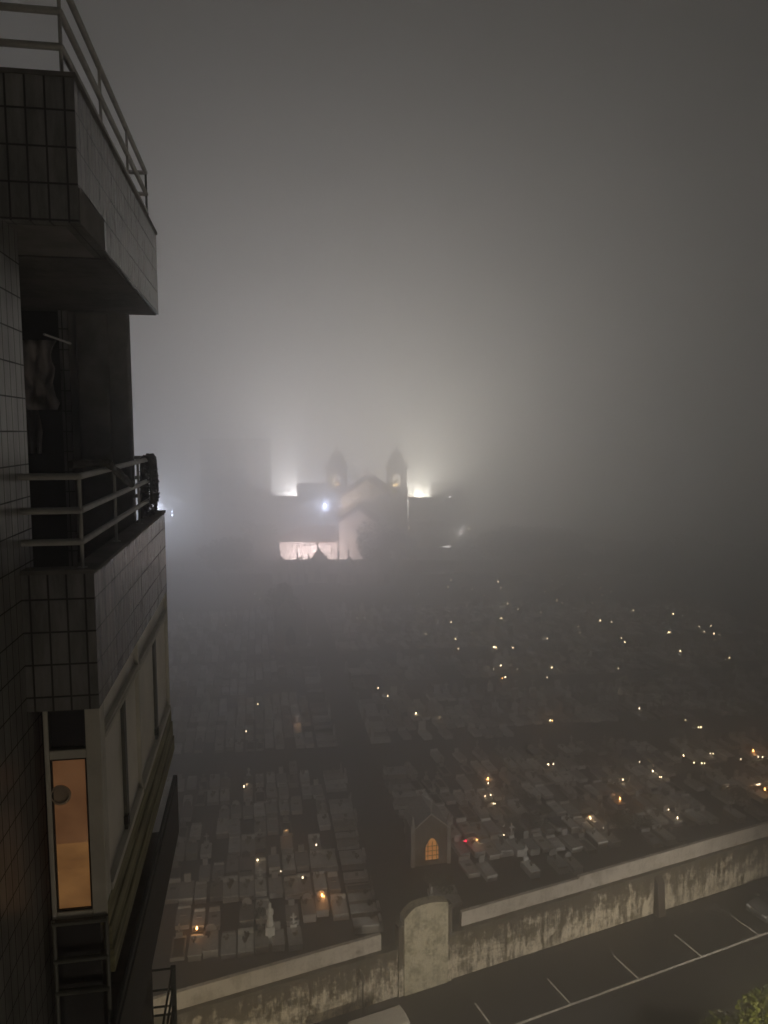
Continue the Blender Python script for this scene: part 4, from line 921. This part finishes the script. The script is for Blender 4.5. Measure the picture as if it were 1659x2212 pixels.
p = Vector((16, -14, 0)); t = thing('street_lamp', 'added unseen lamp in the yard behind the camera', 'street lamp', p, 0, 'lamps on the near pavement')  # added behind the camera to brighten the near balcony faces and the wall
MB().tube((0, 0, 0), (0, 0, 9), .1, .06, 10).build('pole', M['pole'], t, smooth=True); b = MB(); b.lathe((0, 0, 9), [(.08, 0), (.3, .1), (.3, .35), (.05, .5)], 12); b.build('lamp_glass', M['bulb_warm'], t, smooth=True)
lamp('added_yard_light', 'POINT', p + Vector((0, .4, 9.3)), W_YARD_FILL, (1, .86, .66), None, .2)
def car(name, label, a, d, flip, paint, L_=4.1, W_=1.72, H_=1.48, rake=.72):
    """x forward = along the street; body profile lofted across rounded sections"""
    rz = math.atan2(E_.y, E_.x) + (math.pi if flip else 0)
    t = thing(name, label, 'car', st(a, d, .004), rz)
    prof = [(-L_ / 2, .32), (-L_ / 2 - .02, .62), (-L_ / 2 + .06, .86), (-L_ / 2 + .2, .95), (L_ / 2 - 1.15, .98), (L_ / 2 - .45, .86), (L_ / 2 - .1, .74), (L_ / 2, .55), (L_ / 2 - .03, .3)]
    b = MB(); secs = [(-1, .80, .06), (-.86, .93, .0), (0, 1, -.0), (.86, .93, .0), (1, .80, .06)]
    pts = []
    for sy, sx, dz in [(-1, .9, 0), (-.93, .98, 0), (-.6, 1, 0), (0, 1.01, 0), (.6, 1, 0), (.93, .98, 0), (1, .9, 0)]:
        for x, z in prof:
            edge = .06 if abs(sy) == 1 else 0
            pts.append((x * sx, sy * W_ / 2, z - edge * (z > .8) + edge * (z < .4)))
    n = len(prof); k = 7
    fs = [(i * n + j, (i + 1) * n + j, (i + 1) * n + (j + 1) % n, i * n + (j + 1) % n) for i in range(k - 1) for j in range(n)] + [tuple(range(n)), tuple(range((k - 1) * n, k * n))[::-1]]
    b.add(pts, fs); b.build('body', M[paint], t, smooth=True, bevel=.03)
    x0, x1 = -L_ / 2 + .25, L_ / 2 - 1.05; r0, r1 = x0 + rake * .5, x1 - rake
    def ring(xa, xb, z, hw, inset): return [(xa, -hw, z), (xb, -hw, z), (xb + inset, 0, z + .02), (xb, hw, z), (xa, hw, z), (xa - inset, 0, z + .02)]
    def sect(z0, z1, t0, t1, m_, nm, bev=.02):
        q = []
        for z, tt in ((z0, t0), (z1, t1)):
            q += ring(x0 + (r0 - x0) * tt, x1 + (r1 - x1) * tt, z, W_ / 2 - .06 - .17 * tt, .06)
        bb = MB(); bb.add(q, [tuple(range(6))[::-1], tuple(range(6, 12))] + [(i, (i + 1) % 6, 6 + (i + 1) % 6, 6 + i) for i in range(6)]); return bb.build(nm, M[m_], t, bevel=bev, smooth=True)
    sect(.93, H_ - .12, 0, .92, 'glass', 'window_band'); sect(H_ - .118, H_, .90, 1.05, paint, 'roof', .05)
    for sx in (-1, 1):
        for sy in (-1, 1):
            b = MB(); b.lathe((0, 0, 0), [(.2, -.1), (.3, -.1), (.32, -.06), (.32, .06), (.3, .1), (.2, .1)], 20, M=Matrix.Translation((sx * L_ * .31, sy * (W_ / 2 - .1), .32)) @ Matrix.Rotation(R(90), 4, 'X')); wh = b.build('wheel', M['tyre'], t, smooth=True)
            b = MB(); b.lathe((0, 0, 0), [(.19, -.104), (.19, .104)], 16, M=Matrix.Translation((sx * L_ * .31, sy * (W_ / 2 - .1), .32)) @ Matrix.Rotation(R(90), 4, 'X')); b.build('rim', M['chrome'], wh, smooth=True)
    for sy in (-1, 1):
        b = MB(); b.box(L_ / 2 - .22, L_ / 2 - .0, sy * .62 - .17, sy * .62 + .17, .60, .74); b.build('headlight', M['headlight'], t, bevel=.04)
        b = MB(); b.box(x1 - .3, x1 - .12, sy * (W_ / 2 + .08) - .09, sy * (W_ / 2 + .08) + .09, .95, 1.08); b.build('mirror', M[paint], t, bevel=.03)
        b = MB(); b.box(-L_ / 2 - .03, -L_ / 2 + .1, sy * .66 - .12, sy * .66 + .12, .62, .86); b.build('tail_light', M['jar'], t, bevel=.02)
    MB().box(L_ / 2 - .1, L_ / 2 + .03, -.45, .45, .42, .56).build('grille', M['iron'], t, bevel=.02)
    MB().box(L_ / 2 - .12, L_ / 2 + .05, -.75, .75, .33, .40).build('bumper_trim', M['chrome'], t, bevel=.02)
    return t
pr = on_z(863, 2171, 1.75); a_c, d_c = sd(pr)
car('parked_van', 'white car with broad pale roof parked below the arched pier', a_c - 2.0, d_c - .69, True, 'car_white', 4.8, 1.8, 1.80, .3)
pc = on_z(1622, 1958, .8); a_c2, d_c2 = sd(pc)
car('parked_car', 'grey car with chrome trim parked at the right end of the bays', a_c2 + 2.05, D_LINE + 1.25, True, 'car_grey')

pb = on_z(784, 2190, 0); a_s, d_s = sd(pb)
t = thing('parking_sign', 'small sign plate on a thin post beside the stained wall', 'sign', pb, math.atan2(E_.y, E_.x))
MB().tube((0, 0, 0), (0, 0, 2.6), .035, n=10).build('post', M['dark_brown'], t, smooth=True)
MB().box(-.045, -.036, -.36, .36, 1.95, 2.55).build('plate', M['sign_white'], t, bevel=.004)

pt = on_z(1640, 2190, 4.0)
tree(0, 0, 0, 3.1, 4.9, 'leafy street tree lit yellow-green at the bottom right corner', 77, 'leaf', 6500, .12, loc=Vector((pt.x + .3, pt.y - .1, .13)), group='street trees')
q = Vector((pt.x - .2, pt.y - 3.6, 5.9)); t = thing('garden_lamp', 'short lamp post lighting the street tree from beside it', 'street lamp', (q.x, q.y, .13))
MB().tube((0, 0, 0), (0, 0, 5.6), .06, .05, 10).build('pole', M['pole'], t, smooth=True); b = MB(); b.lathe((0, 0, 5.6), [(.08, 0), (.2, .1), (.2, .3), (.05, .4)], 12); b.build('lamp_glass', M['bulb_warm'], t, smooth=True)
lamp('garden_light', 'SPOT', q + Vector((0, .35, .5)), W_GARDEN, (1, .80, .36), None, .12, (pt.x + .3, pt.y, 3.6), 75, .5)

# ================================================================== HAZE (fills the place) and the same fog added above it to carry the glow upward
def volume(name, dens, col, aniso):
    m = bpy.data.materials.new(name); m.use_nodes = True; nt = m.node_tree; nt.nodes.remove(nt.nodes['Principled BSDF'])
    pv = nt.nodes.new('ShaderNodeVolumePrincipled'); pv.inputs['Density'].default_value = dens; pv.inputs['Color'].default_value = (*col, 1); pv.inputs['Anisotropy'].default_value = aniso
    nt.links.new(pv.outputs[0], nt.nodes['Material Output'].inputs['Volume']); return m
tag(MB().box(-420, 420, -120, 520, -1.1, HAZE_TOP).build('haze', volume('haze', HAZE_DENSITY, (.985, .985, .985), .85)), kind='stuff')
tag(MB().box(-420, 420, -120, 520, HAZE_TOP + .02, UPPER_FOG_TOP).build('upper_fog', volume('upper_fog', UPPER_FOG_DENSITY, (.985, .985, .985), .85)), kind='stuff')
